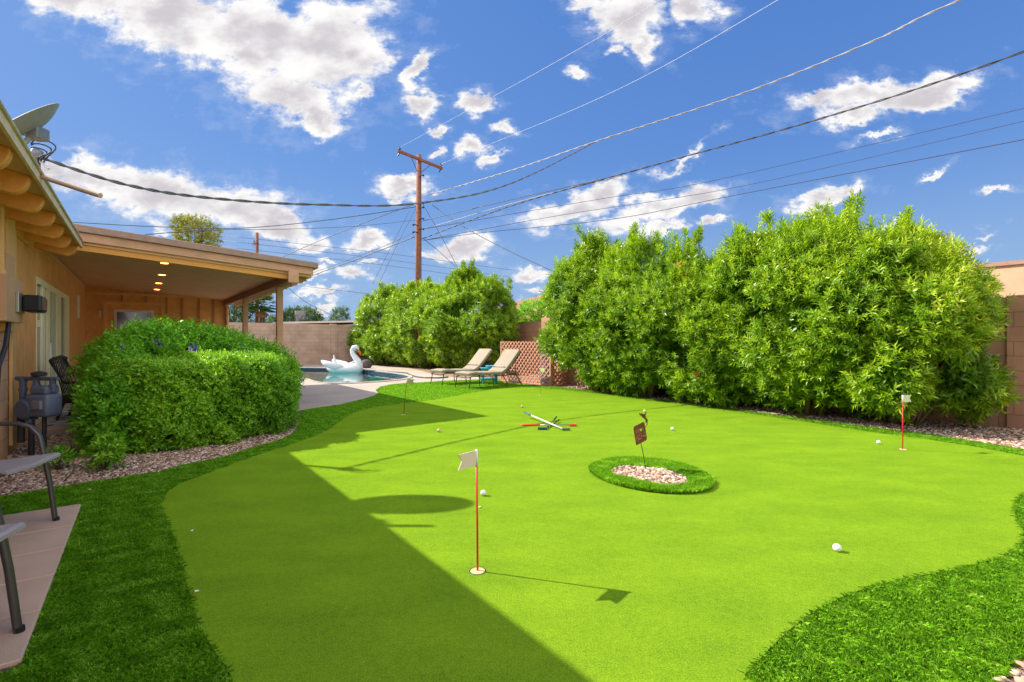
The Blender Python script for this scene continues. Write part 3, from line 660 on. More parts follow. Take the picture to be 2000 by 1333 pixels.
# ================================================================== OBJECTS
M_bronze = mat('bronze_tube', (0.10,0.085,0.08), .35, var=.1, metal=.5)
M_sling = mat('grey_sling', (0.36,0.31,0.30), .7, var=.06, scale=30, bump=.3, bscale=400)
def sling_chair(label, foot, ang):
    """frame: local +x is the way the chair faces, left leg at the origin"""
    t_ = thing('patio_chair', label, 'chair', group='sling patio chairs on the paving')
    Wd = .56
    def side(y):
        m = MB(); m.tube([(0,y,0),(-.03,y,.25),(-.06,y,.43),(-.085,y,.56),(-.13,y,.62),(-.2,y,.645),(-.35,y,.65),(-.55,y,.645),(-.62,y,.66)], .0140, 10, flat=1.25, up=(0,1,0)); m.build('arm_frame', M_bronze, t_, autos=50)
        m = MB(); m.tube([(-.62,y,0),(-.56,y,.25),(-.50,y,.41)], .0145, 10); m.build('rear_leg', M_bronze, t_, autos=50)
        m = MB(); m.tube([(0.005,y,-.001),(0.004,y,.02)], .0178, 10); m.build('foot_cap', M_dark, t_)
        s = .03 if y == 0 else -.03; yy = y - s
        m = MB(); m.tube([(.02,yy,.432),(-.02,yy,.425),(-.25,yy,.40),(-.46,yy,.41),(-.52,yy,.47),(-.60,yy,.68),(-.70,yy,.95)], .012, 8); m.build('seat_rail', M_bronze, t_, autos=50)
    side(0); side(-Wd)
    def sling(pts, name):
        m = MB(); up_ = [Vector(p) for p in pts]; n = len(up_)
        vs = []; 
        for dz in (.008,-.008):
            for p in up_: vs += [(p.x,-.03,p.z+dz),(p.x,-Wd/2,p.z+dz-.012),(p.x,-Wd+.03,p.z+dz)]
        k = n*3; fs = []
        for i in range(n-1):
            for j in range(2):
                a = i*3+j; fs += [(a,a+1,a+4,a+3),(k+a,k+a+3,k+a+4,k+a+1)]
            for j in (0,2):
                a = i*3+j; fs.append((a,a+3,k+a+3,k+a))
        for i in (0,n-1):
            a = i*3; fs += [(a,a+1,k+a+1,k+a),(a+1,a+2,k+a+2,k+a+1)]
        m.add(vs, fs); return m.build(name, M_sling, t_, smooth=False)
    sling([(.045,0,.437),(.03,0,.444),(-.1,0,.430),(-.25,0,.412),(-.44,0,.416)], 'seat')
    sling([(-.50,0,.47),(-.60,0,.70),(-.70,0,.95)], 'backrest')
    m = MB(); m.tube([(-.05,0,.405),(-.05,-Wd,.405)], .012, 8); m.build('front_bar', M_bronze, t_)
    t_.location = foot; t_.rotation_euler = (0,0,ang)
    return t_
angc = atan2(.28,.96)
ch1 = sling_chair('taupe sling patio chair, the farther one, its curved arm in view beside the gas meter', (-3.01,3.24,.031), angc)
ch2 = copy_tree(ch1); ch2.location = (-2.0,1.99,.031); ch2['label'] = 'taupe sling patio chair nearest the camera, only seat corner and front leg in view'
ch2.rotation_euler = (0,0,angc-.05)

# wicker chair on the patio
wt = thing('wicker_chair', 'black wicker armchair on the covered patio by the sliding door', 'chair')
M_wick = mat('black_wicker', (0.018,0.014,0.014), .5, var=.3, scale=40, bump=.8, bscale=160)
m = MB(); m.tube([(-.36,-.34,.97),(-.34,-.30,1.0),(-.32,0,1.03),(-.34,.30,1.0),(-.36,.34,.97)], .03, 8)
m.tube([(-.36,-.34,.97),(-.20,-.33,.62),(.28,-.33,.60),(.32,-.32,.38)], .026, 8); m.tube([(-.36,.34,.97),(-.20,.33,.62),(.28,.33,.60),(.32,.32,.38)], .026, 8); m.build('back_frame', M_wick, wt, autos=50)
m = MB()
for k_ in range(9):
    y = -.30+.075*k_; m.tube([(-.34,y,1.0),(-.22,y,.42)], .008, 6)
for k_ in range(5): z = .5+.11*k_; x = -.22-.12*(z-.42)/.58; m.tube([(x,-.33,z),(x-.01,0,z),(x,.33,z)], .008, 6)
m.build('backrest', M_wick, wt)
m = MB(); m.box((.04,0,.36), (.58,.66,.16)); m.build('seat', M_wick, wt, bevel=.03)
for y in (-.30,.30):
    m = MB(); m.tube([(.28,y,.30),(.31,y,0)], [.022,.018], 8); m.build('leg', M_wick, wt)
    m = MB(); m.tube([(-.2,y,.34),(-.30,y,0)], [.022,.018], 8); m.build('leg', M_wick, wt)
wt.scale = (.9,.9,.88); wt.location = W(-.68,9.7,.088); wt.rotation_euler = (0,0,atan2(.6,.8)-.15)
# rug
def rugmat():
    m = bpy.data.materials.new('rug_weave'); m.use_nodes = True; t = NT(m.node_tree); p = t.n('ShaderNodeBsdfPrincipled', i_Roughness=.95)
    o = t.n('ShaderNodeTexCoord').outputs['Object']; v_ = t.n('ShaderNodeTexVoronoi', i_Vector=o, i_Scale=6.0); v_.feature = 'DISTANCE_TO_EDGE'
    t.put(p.inputs['Base Color'], t.mix(t.mr(v_.outputs[0],.05,.12), (0.06,0.065,0.09,1), (0.42,0.40,0.42,1))); t.put(t.n('ShaderNodeOutputMaterial').inputs[0], p.outputs[0]); return m
m = MB(); m.ab(-1.05,1.4,8.98,12.2,.086,.096); tag(m.build('rug', rugmat()), 'patterned grey and white outdoor rug under the wicker chair', 'rug')

# gas meter
gm = thing('gas_meter', 'blue grey gas meter on pipes against the house wall', 'gas meter')
M_gm = mat('meter_grey', (0.13,0.155,0.22), .5, var=.12, scale=10); M_gp = mat('meter_pipe', (0.10,0.12,0.18), .45, var=.15); M_rust = mat('dark_pipe',(0.035,0.03,0.035),.6,var=.2)
m = MB()
m.hexa([(x,y,z) for z in (.42,.66) for x,y in ((-.13,-.09),(.15,-.09),(.15,.09),(-.13,.09))]); m.build('meter_body', M_gm, gm, bevel=.035, seg=3, autos=50)
m = MB(); m.box((.02,-.0,.70), (.20,.15,.09)); m.build('meter_top', M_gm, gm, bevel=.025, seg=2)
m = MB(); m.box((.05,-.10,.55),(.11,.03,.09)); m.build('index_box', mat('index_grey',(.22,.21,.24),.4), gm, bevel=.008)
m = MB(); m.lathe([(.095,-.05),(.11,-.03),(.11,.02),(.085,.045)], (-.14,-.06,.50), 18, Matrix.Rotation(pi/2,3,'X')); m.build('regulator', M_gp, gm, autos=40)
m = MB(); m.lathe([(.05,0),(.065,.01),(.065,.035),(.03,.05)], (-.05,.0,.845), 16); m.build('valve_cap', M_rust, gm, autos=40)
m = MB(); m.tube([(-.33,0,.82),(.18,0,.82)], .022, 10); m.tube([(-.25,0,.83),(-.25,0,.45)], .03, 10); m.tube([(-.08,0,.82),(-.08,0,.68)], .028, 10); m.tube([(.12,0,.82),(.12,0,.68)], .028, 10); m.tube([(-.12,-.02,.62),(-.14,-.04,.5),(-.12,-.03,.35)], .028, 10)
for x,z in ((-.25,.80),(-.25,.70),(-.08,.74),(.12,.74),(-.12,.40)): m.lathe([(.038,-.015),(.038,.015)], (x,-.0,z), 8)
m.build('pipework', M_gp, gm, autos=40)
for x,r_ in ((-.25,.032),(-.12,.026),(.04,.02)):
    m = MB(); m.tube([(x,-.02,.46 if x<-.2 else .44),(x,-.02,.14 if x < -.2 else -.02)], r_, 10); m.build('riser', M_rust, gm, autos=40)
m = MB(); m.tube([(-.18,.03,.30),(-.18,.03,0)], .018, 8); m.build('bollard_pipe', mat('pale_pipe',(.45,.42,.42),.6), gm)
gm.location = (-4.98,5.22,0); gm.rotation_euler = (0,0,radians(-8))

# satellite dish on the roof
dt = rootless('satellite_dish', 'grey satellite dish on the roof above the near eave', 'satellite dish')
n_ = Vector((-.42,-.52,.70)).normalized(); M3 = n_.to_track_quat('Z','Y').to_matrix(); dc = Vector((-4.72,4.78,3.36))
M_dish = mat('dish_grey', (0.25,0.27,0.28), .5, var=.08)
m = MB(); R_ = .295
prof = [(.001,-.095)]+[(R_*k/8, -.095+.095*(k/8)**2) for k in range(1,9)]+[(R_+.008,.004),(R_,.010)]+[(R_*k/8, -.087+.095*(k/8)**2) for k in range(7,-1,-1)]
prof[-1] = (.001, -.087); m.lathe(prof, dc, 40, M3 @ Matrix.Diagonal(Vector((1.0,1.08,1)))); m.build('reflector', M_dish, dt, autos=30)
bk_ = dc - n_*.11; rfz = ze(W(0,0).x)
foot_ = Vector((-4.78,4.72,0)); foot_.z = 2.62 + .22*( -.68-(foot_.x*.8+foot_.y*.6)) 
m = MB(); m.tube([foot_, foot_+Vector((0,0,.35)), bk_], .024, 10); m.build('mast', M_dish, dt, autos=40)
m = MB(); m.box(bk_+Vector((0,0,-.02)), (.12,.14,.12)); m.build('bracket', mat('bracket_grey',(.22,.24,.25),.5,metal=.3), dt, bevel=.01)
lnb = dc + n_*.42 + (M3 @ Vector((0,-.22,0)))
m = MB(); m.tube([bk_ + (M3 @ Vector((0,-.05,0))), dc + (M3 @ Vector((0,-.42,.03))), lnb], .012, 8); m.build('feed_arm', M_dish, dt)
m = MB(); m.tube([lnb, lnb-(n_*.08)], [.035,.03], 12); m.build('receiver', mat('lnb_grey',(.5,.5,.5),.5), dt)
# cable head on its mast, with loops
sm = rootless('service_mast', 'metal service mast with looped cables where the drop line meets the roof', 'mast')
sp_ = Vector((-5.60,5.80,0)); top_ = sp_+Vector((0,0,3.42))
m = MB(); m.tube([sp_+Vector((0,0,2.6)), top_], .03, 10); m.build('mast', mat('mast_grey',(.20,.21,.23),.5,metal=.3), sm, autos=40)
m = MB(); m.lathe([(.03,-.05),(.06,-.03),(.065,.03),(.03,.07),(.005,.08)], top_, 12, Matrix.Rotation(.5,3,'X')); m.build('weatherhead', mat('head_grey',(.28,.29,.32),.5), sm, autos=40)
m = MB()
for k_ in range(3):
    rr = .07+.025*k_; cc = top_+Vector((.06+.03*k_, -.05, -.02+.02*k_))
    m.tube([cc+Vector((rr*cos(q)*1.0, .05*sin(q*2), rr*1.1*sin(q))) for q in np.linspace(-2.4,2.2+.2*k_,14)], .008, 6)
m.build('cable_loops', M_rust, sm)
m = MB()
for k_ in range(3): m.tube([top_+Vector((.09+.03*k_,-.06,-.10-.03*k_)), top_+Vector((.13+.03*k_,-.06,-.13-.03*k_))], .013, 8)
m.build('connectors', mat('connector_white',(.7,.7,.72),.4), sm)

# sun loungers
M_cush = mat('lounge_cushion', (0.33,0.275,0.195), .85, var=.06, scale=8, bump=.35, bscale=60)
M_lfr = mat('lounge_frame', (0.07,0.055,0.045), .4, var=.1, metal=.4)
def lounger(label):
    t_ = thing('sun_lounger', label, 'sun lounger', group='cushioned sun loungers on the turf')
    prof = [(0.0,.335),(.05,.375),(.30,.385),(.5,.375),(.80,.375),(1.12,.375),(1.22,.38)]
    def pad(ps, th, name):
        m = MB(); P = [Vector((x,0,z)) for x,z in ps]; n = len(P); N = []
        for i in range(n):
            tt = (P[min(i+1,n-1)]-P[max(i-1,0)]).normalized(); N.append(Vector((-tt.z,0,tt.x)))
        vs = []
        for i in range(n):
            for y in (-.31,-.29,0,.29,.31):
                e = .012 if abs(y) > .3 else (0 if abs(y) > .2 else -.006)
                vs.append(P[i]+N[i]*(th-e)+Vector((0,y,0)))
            for y in (.31,.29,0,-.29,-.31):
                e = .012 if abs(y) > .3 else 0
                vs.append(P[i]+N[i]*e+Vector((0,y,0)))
        fs = [(i*10+j, i*10+(j+1)%10, (i+1)*10+(j+1)%10, (i+1)*10+j) for i in range(n-1) for j in range(10)]+[tuple(range(10))[::-1], tuple((n-1)*10+j for j in range(10))]
        m.add(vs, fs); return m.build(name, M_cush, t_, bevel=.008, seg=2)
    pad([(-.01,.34),(.04,.355),(.22,.375),(.30,.36),(.55,.345),(.85,.345),(1.22,.33)], .075, 'seat_cushion')
    bc = pad([(1.15,.345),(1.30,.42),(1.55,.66),(1.83,.96)], .085, 'back_cushion')
    m = MB(); m.tube([(1.30,-.318,.50),(1.27,-.2,.545),(1.27,.2,.545),(1.30,.318,.50)], .01, 6); m.build('strap', M_lfr, bc)
    for y in (-.29,.29):
        m = MB(); m.tube([(0,y,.30),(.12,y,.335),(.5,y,.32),(1.2,y,.31),(1.75,y,.33)], .014, 8); m.build('side_rail', M_lfr, t_, autos=50)
        m = MB(); m.tube([(1.20,y,.33),(1.55,y,.62),(1.84,y,.95)], .013, 8); m.build('back_rail', M_lfr, t_, autos=50)
        m = MB(); m.tube([(.05,y,.32),(-.01,y*1.05,0)], .013, 8); m.build('leg', M_lfr, t_)
        m = MB(); m.tube([(.80,y,.32),(.83,y*1.05,0)], .013, 8); m.build('leg', M_lfr, t_)
        m = MB(); m.tube([(1.62,y,.33),(1.88,y*1.05,0)], .013, 8); m.build('leg', M_lfr, t_)
        m = MB(); m.tube([(1.62,y,.33),(1.66,y,.78)], .010, 8); m.build('prop', M_lfr, t_)
        m = MB(); m.tube([(.55,y*1.06,.36),(.62,y*1.12,.45),(.95,y*1.12,.47),(1.1,y*1.08,.42)], .010, 8) if label.startswith('farther') else m.tube([(.35,y*1.04,.34),(.36,y*1.04,.40)], .012, 6); m.build('arm_rail', M_lfr, t_)
    for q0_, q1_ in (((1.84,-.29,.95),(1.85,.29,.95)),((0,-.29,.30),(0,.29,.30)),((1.64,-.29,.34),(1.64,.29,.34))):
        m = MB(); m.tube([q0_,q1_], .012, 8); m.build('crossbar', M_lfr, t_)
    return t_
lang = atan2(.68,.74)
lA = lounger('nearer taupe cushioned sun lounger with raised back in front of the lattice screen')
lA.location = (-1.30,12.82,0); lA.rotation_euler = (0,0,lang)
lB = copy_tree(lA); lB['label'] = 'farther taupe cushioned sun lounger beyond the turquoise side table'
lB.location = (-2.16,14.08,0); lB.rotation_euler = (0,0,lang-.02)
# teal table
tt_ = thing('side_table', 'turquoise plastic side table between the two loungers', 'side table')
M_teal = mat('teal_plastic', (0.03,0.34,0.38), .5, var=.06)
m = MB()
for k_ in range(5): m.box((0,-.2+.1*k_,.47), (.50,.088,.022))
m.build('table_top', M_teal, tt_, bevel=.005, seg=1)
for x in (-.19,.19):
    for y in (-.18,.18):
        m = MB(); m.box((x,y,.22),(.055,.045,.44)); m.build('leg', M_teal, tt_, bevel=.006, seg=1)
m = MB(); m.box((0,0,.16),(.42,.40,.02)); m.build('shelf', M_teal, tt_, bevel=.005, seg=1)
for y_, z_ in ((-.205,.43),(.205,.43),(-.205,.15)):
    m = MB(); m.box((0,y_,z_),(.44,.02,.055)); m.build('apron', M_teal, tt_)
tt_.location = (-.66,14.25,0); tt_.rotation_euler = (0,0,lang-.6)
tray = MB(); tray.lathe([(.001,0),(.11,.0),(.15,.05),(.155,.05),(.115,-.006),(.001,-.008)], (0,0,.012), 24)
tr_ = tag(tray.build('tray', mat('blue_melamine',(.12,.36,.55),.35), smooth=True), 'round blue tray on the turquoise side table', 'tray'); tr_.location = (-.62,14.22,.485)

# lattice screens
M_lat = mat('lattice_wood', (0.58,0.27,0.17), .8, var=.12, scale=5, bump=.2)
def lattice(label, P0, P1, h, th0=0):
    t_ = thing('lattice_panel', label, 'lattice', P0, atan2(P1.y-P0.y, P1.x-P0.x))
    Ln = (Vector(P1)-Vector(P0)).length
    def local(m, name, **k_):
        o = m.build(name, M_lat, None, **k_); o.parent = t_; return o
    for sgn, off in ((1,-.006),(-1,.006)):
        m = MB(); s = .165; k0 = -int(h/s)-1
        for k_ in range(k0, int(Ln/s)+int(h/s)+2):
            x0 = k_*s; xa, za = x0, 0.0; xb, zb = x0+h, h
            if xa < 0: za = -xa; xa = 0
            if xb > Ln: zb = h-(xb-Ln); xb = Ln
            if xb-xa < .04: continue
            if sgn < 0: xa, xb = Ln-xa, Ln-xb
            d = Vector((xb-xa,0,zb-za)).normalized(); q = Vector((-d.z,0,d.x))
            c = Vector(((xa+xb)/2, off, (za+zb)/2)); m.box(c, (sqrt((xb-xa)**2+(zb-za)**2), .011, .034), (d, Vector((0,1,0)), q))
        local(m, 'slats')
    for x in (0, Ln):
        m = MB(); m.box((x,0,h/2),(.045,.04,h)); local(m, 'stile')
    m = MB(); m.box((Ln/2,0,.02),(Ln-.05,.036,.03)); local(m, 'bottom_rail')
lattice('pinkish lattice panel hiding the pool equipment, the long one facing the green', W(9.03,12.6,0), W(9.05,10.28,0), 1.24)
lattice('short darker lattice panel running back to the wall beside the oleander', W(9.08,10.25,0), W(9.62,10.25,0), 1.24)
# pool filter behind it
pf = rootless('pool_filter', 'pale blue grey pool filter tank behind the lattice screen', 'pool filter')
c_ = W(9.34,10.75,0)
m = MB(); m.lathe([(.20,0),(.20,.72),(.215,.74),(.215,.80),(.19,.84),(.17,1.12),(.10,1.22),(.04,1.24)], c_, 24); m.build('tank', mat('tank_grey',(.36,.40,.52),.5), pf, autos=30)
m = MB(); m.lathe([(.06,1.24),(.06,1.32),(.02,1.33)], c_, 14); m.build('valve', mat('valve_white',(.6,.62,.66),.5), pf, autos=30)
m = MB(); m.tube([c_+Vector((.1,.0,.2)), W(9.4,11.6,.2)], .03, 10); m.build('pipe', mat('pvc_white',(.6,.6,.58),.5), pf)

# swan float
M_sw = mat('white_vinyl', (0.74,0.74,0.77), .35, var=.03)
sf = thing('swan_float', 'large white inflatable swan with orange beak floating on the pool', 'pool float')
def loft(m, secs, k=20):
    vs = []
    for (x,y,z,ry,rz) in secs:
        for j in range(k): a_ = 2*pi*j/k; vs.append((x, y+ry*cos(a_), z+rz*sin(a_)))
    n = len(secs); m.add(vs, [(i*k+j,i*k+(j+1)%k,(i+1)*k+(j+1)%k,(i+1)*k+j) for i in range(n-1) for j in range(k)]+[tuple(range(k))[::-1],tuple((n-1)*k+j for j in range(k))])
m = MB(); loft(m, [(-.92,0,.40,.05,.03),(-.86,0,.34,.22,.10),(-.70,0,.26,.42,.20),(-.45,0,.22,.56,.24),(-.1,0,.22,.62,.24),(.3,0,.21,.60,.26),(.6,0,.22,.46,.28),(.8,0,.23,.28,.24),(.90,0,.24,.08,.10)])
body = m.build('body', M_sw, sf, autos=60)
m = MB(); m.tube([(.66,0,.25),(.72,0,.45),(.66,0,.62),(.52,0,.80),(.40,0,.98),(.38,0,1.13),(.46,0,1.25),(.58,0,1.27),(.66,0,1.20)], [.22,.19,.155,.13,.115,.11,.12,.125,.10], 16, up=(0,1,0)); m.build('neck', M_sw, sf, smooth=True)
m = MB(); m.ball((.60,0,1.20), .125, 16, (1.05,.85,.9)); m.build('head', M_sw, sf, smooth=True)
m = MB(); m.tube([(.66,0,1.14),(.74,0,1.05),(.80,0,.93),(.82,0,.86)], [.075,.065,.045,.02], 12, up=(0,1,0)); m.build('beak', mat('orange_vinyl',(.75,.11,.025),.35), sf, smooth=True)
m_blv = mat('black_vinyl',(.1,.1,.12),.3)
for s_ in (-1,1): m = MB(); m.tube([(.60,.10*s_,1.17),(.68,.085*s_,1.13)], .03, 8); m.build('eye_patch', m_blv, sf, smooth=True)
for s_ in (-1,1):
    m = MB(); m.tube([(.15,s_*.50,.30),(-.25,s_*.62,.38),(-.65,s_*.62,.48),(-.92,s_*.55,.62)], [.10,.17,.16,.05], 12, flat=.55, up=(0,1,0)); m.build('wing', M_sw, sf, smooth=True)
m = MB(); m.tube([(-.45,0,.38),(-.52,0,.62),(-.56,0,.90)], [.16,.10,.02], 12, flat=.5); m.build('tail', M_sw, sf, smooth=True)
m = MB(); m.tube([(.1,.35,.42),(.3,.36,.52)], [.12,.14], 12, flat=.6); m.build('back_pillow', M_sw, sf, smooth=True)
sf.scale = (.90,.90,.90); sf.location = (-7.35,21.6,-.14); sf.rotation_euler = (0,0,radians(-6))
# hose on the deck
h = rootless('pool_hose', 'dark blue vacuum hose snaking along the pool edge', 'hose')
hp = [G(x,y,.03) for x,y in ((716,723),(735,724.5),(760,726),(780,727.5),(795,729),(803,733),(812,736),(830,738),(855,738.5),(880,736.5))]
pts = []
for i in range(len(hp)-1):
    for k_ in range(5): pts.append(hp[i].lerp(hp[i+1], k_/5))
m = MB(); m.tube(pts, .022, 8); m.build('hose', mat('hose_blue',(.03,.06,.11),.5), h, smooth=True)
# float for chlorine / skimmer at the edge
ro = thing('edge_rock', 'dark rounded boulder at the pool edge beside the swan', 'boulder'); m = MB(); m.ball((0,0,.18), .27, 12, (1.1,.9,.9)); rk = m.build('rock', mat('dark_rock',(.10,.085,.08),.9,var=.3,scale=6,bump=.6,bscale=20), ro, smooth=True); ro.location = G(715,719.5,0)

# golf flags
M_red = mat('red_pole', (0.62,0.02,0.02), .4, var=.05); M_flag = mat('flag_cloth', (0.66,0.54,0.38), .8, var=.04); M_cup = mat('cup_liner', (0.62,0.44,0.22), .8, var=.05); M_hole = mat('cup_rim', (0.03,0.04,0.015), .8)
def golf_flag(label, base, fl_dir, h_, lean=(0,0), fcol=None, pole=None, L=.135, droop=0):
    t_ = thing('golf_flag', label, 'golf flag', base, 0, 'practice flags standing in the cups')
    top = Vector((lean[0], lean[1], h_)); k_ = 1-.14/h_*.62
    def loc(m, name, mt, **kw):
        o = m.build(name, mt, None, **kw); o.parent = t_; return o
    m = MB(); m.tube([(0,0,.0), top*k_], .0052, 10); loc(m, 'pole', pole or M_red, smooth=True)
    m = MB(); m.tube([top*k_, top], .0075, 10); loc(m, 'sleeve', mat_white, smooth=True)
    d = Vector(fl_dir).normalized(); q = Vector((0,0,1)); t1 = top-Vector((0,0,.003)); h0 = .078
    pts = [t1, t1+d*L+q*(-droop), t1+d*L*.80+q*(-.036-droop*.8), t1+d*L*1.0+q*(-h0-droop), t1-q*h0]
    nrm = d.cross(q)*.004; m = MB(); m.extrude([p-nrm/2 for p in pts], nrm); loc(m, 'flag', fcol or M_flag)
    m = MB(); m.lathe([(.030,.0175),(.044,.0155),(.044,.012)], (0,0,0), 24); loc(m, 'cup_rim', M_hole)
    m = MB(); m.lathe([(.001,.018),(.037,.0182),(.038,.016)], (.0,-.004,.0), 24); loc(m, 'cup', M_cup)
    return t_
mat_white = mat('white_sleeve', (.75,.70,.62), .5, var=.03)
golf_flag('red putting flag with beige pennant in the nearest cup', G(933,1121,0), (-.62,-.78,0), .645, lean=(-.006,.0))
golf_flag('red putting flag at right in front of the oleander', G(1763,881,0), (.95,.3,0), .62, fcol=mat('flag_pale',(.62,.62,.40),.8))
golf_flag('thin dark red flag on the shaded tongue of the green', G(788,812,0), (.95,-.2,0), .60, lean=(.05,.04), fcol=mat('flag_olive',(.42,.45,.18),.8), pole=mat('dull_red',(.20,.03,.02),.6))
golf_flag('small far flag with faded pennant before the lattice screen', G(1055,773,0), (.7,-.5,0), .63, fcol=mat('flag_lime',(.55,.60,.25),.8), pole=mat('wire_pole',(.35,.30,.12),.6))
# balls
def ballmat(name, c):
    m = mat(name, c, .3, var=.0, bump=.0); t = m.node_tree; p = [n for n in t.nodes if n.type == 'BSDF_PRINCIPLED'][0]
    v_ = t.nodes.new('ShaderNodeTexVoronoi'); v_.inputs['Scale'].default_value = 170; tcn = t.nodes.new('ShaderNodeTexCoord'); t.links.new(tcn.outputs['Object'], v_.inputs[0])
    b_ = t.nodes.new('ShaderNodeBump'); b_.inputs['Strength'].default_value = .5; b_.inputs['Distance'].default_value = .002; t.links.new(v_.outputs[0], b_.inputs['Height']); t.links.new(b_.outputs[0], p.inputs['Normal']); return m
bw_ = ballmat('ball_white', (.78,.78,.76)); bp_ = ballmat('ball_pink', (.72,.40,.28)); by_ = ballmat('ball_yellow', (.75,.76,.35))
for (px,py,mt,lb) in ((944,963,bw_,'white golf ball just behind the nearest flag pole'),(1635,1070,bw_,'white golf ball alone on the right of the green, nearest the camera'),
        (1313,838,bw_,'white golf ball on the green beyond the garden sign'),(1716,864,bw_,'white golf ball just left of the right flag'),
        (1020,794,bp_,'orange golf ball beyond the crossed putters'),(857,841,bp_,'pale orange golf ball at the edge of the patio shadow'),(1259,803,by_,'yellow golf ball beyond the bird on the garden sign')):
    p = G(px,py,.036); m = MB(); m.ball((0,0,0), .0225, 20); o = m.build('golf_ball', mt, smooth=True); o.location = (p.x,p.y,.036); tag(o, lb, 'golf ball', 'golf balls on the green')
# petals
mp_ = mat('petal', (.75,.72,.55), .7)
for (px,py,lb) in ((384,1152,'white petal fallen on the shaded green, near the left edge'),(375,1034,'white petal on the shaded green farther from the camera'),(175,957,'pale petal fallen on the long turf by the gravel edge'),(937,988,'tiny pale petal beside the nearest flag pole')):
    p = G(px,py,.03); m = MB(); a_ = random.random()*6; m.add([(cos(a_+q)*.012*(1 if q_%2 else .6), sin(a_+q)*.012, .003*((q_*7)%3)) for q_, q in enumerate(np.linspace(0,5.2,6))], [(0,1,2,3,4,5)])
    o = m.build('petal', mp_); o.location = (p.x,p.y,.020 if px>200 else .03); tag(o, lb, 'petal', 'fallen petals')
# putters
def putter(label, grip, head, cg, cs, chd, gl=.26, hz=.02, hd=None, gz=.03, hs=(.10,.028,.03), r=.007, gr=.012):
    t_ = rootless('putter', label, 'golf club', 'toy putters crossed on the green')
    A = Vector((grip.x,grip.y,gz)); B = Vector((head.x,head.y,hz+.012)); d = (B-A).normalized()
    m = MB(); m.tube([A+d*gl,B], r, 8); m.build('shaft', cs, t_, smooth=True)
    m = MB(); m.tube([A,A+d*gl], gr, 10); m.build('grip', cg, t_, smooth=True)
    hd = Vector(hd or (1,0,0)).normalized(); q = ZV.cross(hd)
    m = MB(); m.box(B+hd*hs[0]*.35+Vector((0,0,.0)), hs, (hd,q,ZV)); m.build('club_head', chd, t_, bevel=.008, seg=2)
red = mat('red_grip',(.70,.05,.015),.45); wsh = mat('white_shaft',(.74,.76,.72),.35); blk = mat('club_black',(.03,.045,.05),.4); stl = mat('club_steel',(.20,.22,.14),.35,metal=.6)
putter('putter with red grip and red head, lying level', G(1018,834.5), G(1114,835), red, stl, mat('red_head',(.68,.10,.05),.4), hz=.022, hs=(.105,.04,.035))
putter('putter with white shaft and blue grip lying on top of the others', G(1024,818), G(1100,843.5), mat('blue_grip',(.06,.12,.17),.5), wsh, mat('grey_head',(.16,.17,.14),.4,metal=.5), gz=.10, hz=.022, hs=(.11,.03,.03), r=.0115, gr=.014)
putter('putter with dark blue head nearest the camera', G(1087,821), G(1066,842), blk, stl, mat('blue_head',(.03,.10,.14),.35), hd=(-1,0,0), hz=.022, hs=(.13,.035,.035), gz=.05)
putter('dark thin putter half hidden under the white one', G(1092,826), G(1071,838.5), blk, stl, blk, hd=(-.3,-.3,0), gz=.04, hz=.02, hs=(.05,.025,.025), r=.005, gr=.008)

# garden sign
gs = rootless('garden_sign', 'rusty metal garden sign with cut out words and a bird, on a thin stake', 'sign')
M_rs = mat('rusty_steel', (0.20,0.055,0.022), .7, var=.25, scale=30, metal=.2, col2=(.12,.035,.02))
base = G(1262,922,.02); Y_ = base.y
def DS(px,py,dy=0): return D(px,py,Y_+dy)
m = MB(); m.tube([base, DS(1256,885), DS(1251,862,.004)], .0035, 8); m.build('stake', mat('stake_steel',(.07,.06,.03),.5,metal=.3), gs)
# plate: seen from behind and turned, near edge at the right
pc_ = DS(1250.5,847); ux = Vector((-.70,-.70,-.14)).normalized(); uz = Vector((-.13,.0,1)); uz = (uz-ux*uz.dot(ux)).normalized(); nr = ux.cross(uz)
# local x runs from the right edge as seen to the left edge, so the words read backwards from here
hw, hh_ = .096, .086
out = []
for (sx,sz) in ((-1,-1),(1,-1),(1,1),(-1,1)):
    for (cx,cz) in (((-1,-.78),(-.95,-.95),(-.80,-1)) if sx*sz>0 else ((-.80,-1),(-.95,-.95),(-1,-.78))):
        out.append((sx*hw*abs(cx), sz*hh_*abs(cz)))
mp4 = Matrix((ux.to_tuple()+(0,), nr.to_tuple()+(0,), uz.to_tuple()+(0,), (0,0,0,1))).transposed()
mp4 = Matrix([[ux.x,nr.x,uz.x,pc_.x],[ux.y,nr.y,uz.y,pc_.y],[ux.z,nr.z,uz.z,pc_.z],[0,0,0,1]])
# plate with true cut outs: letters and heart removed by boolean
pm = MB(); pm.extrude([(x,-.002,z) for x,z in out], (0,.004,0)); plate = pm.build('plate', M_rs, gs)
cut = bpy.data.meshes.new('cut')
import bmesh
bmc = bmesh.new()
def text_mesh(s, size, x, z, sx=1.0):
    cu = bpy.data.curves.new('txt', 'FONT'); cu.body = s; cu.size = size; cu.extrude = .01; cu.align_x = 'CENTER'; cu.align_y = 'CENTER'; cu.space_character = 1.12
    ob = bpy.data.objects.new('txt', cu); COL.objects.link(ob); dg = bpy.context.evaluated_depsgraph_get(); me = bpy.data.meshes.new_from_object(ob.evaluated_get(dg))
    # text lies in xy facing +z: turn it upright, facing away from the photographer
    me.transform(Matrix.Translation((x,0,z)) @ Matrix.Diagonal((sx,1,1,1)) @ Matrix.Rotation(radians(90),4,'X')); bmc.from_mesh(me)
    bpy.data.objects.remove(ob); bpy.data.curves.remove(cu); bpy.data.meshes.remove(me)
FR = 1
text_mesh('I', .062, -.060, .026, 1.5); text_mesh('MY', .062, .038, .026, .95); text_mesh('GARDEN', .058, 0, -.030, .78)
hv = []
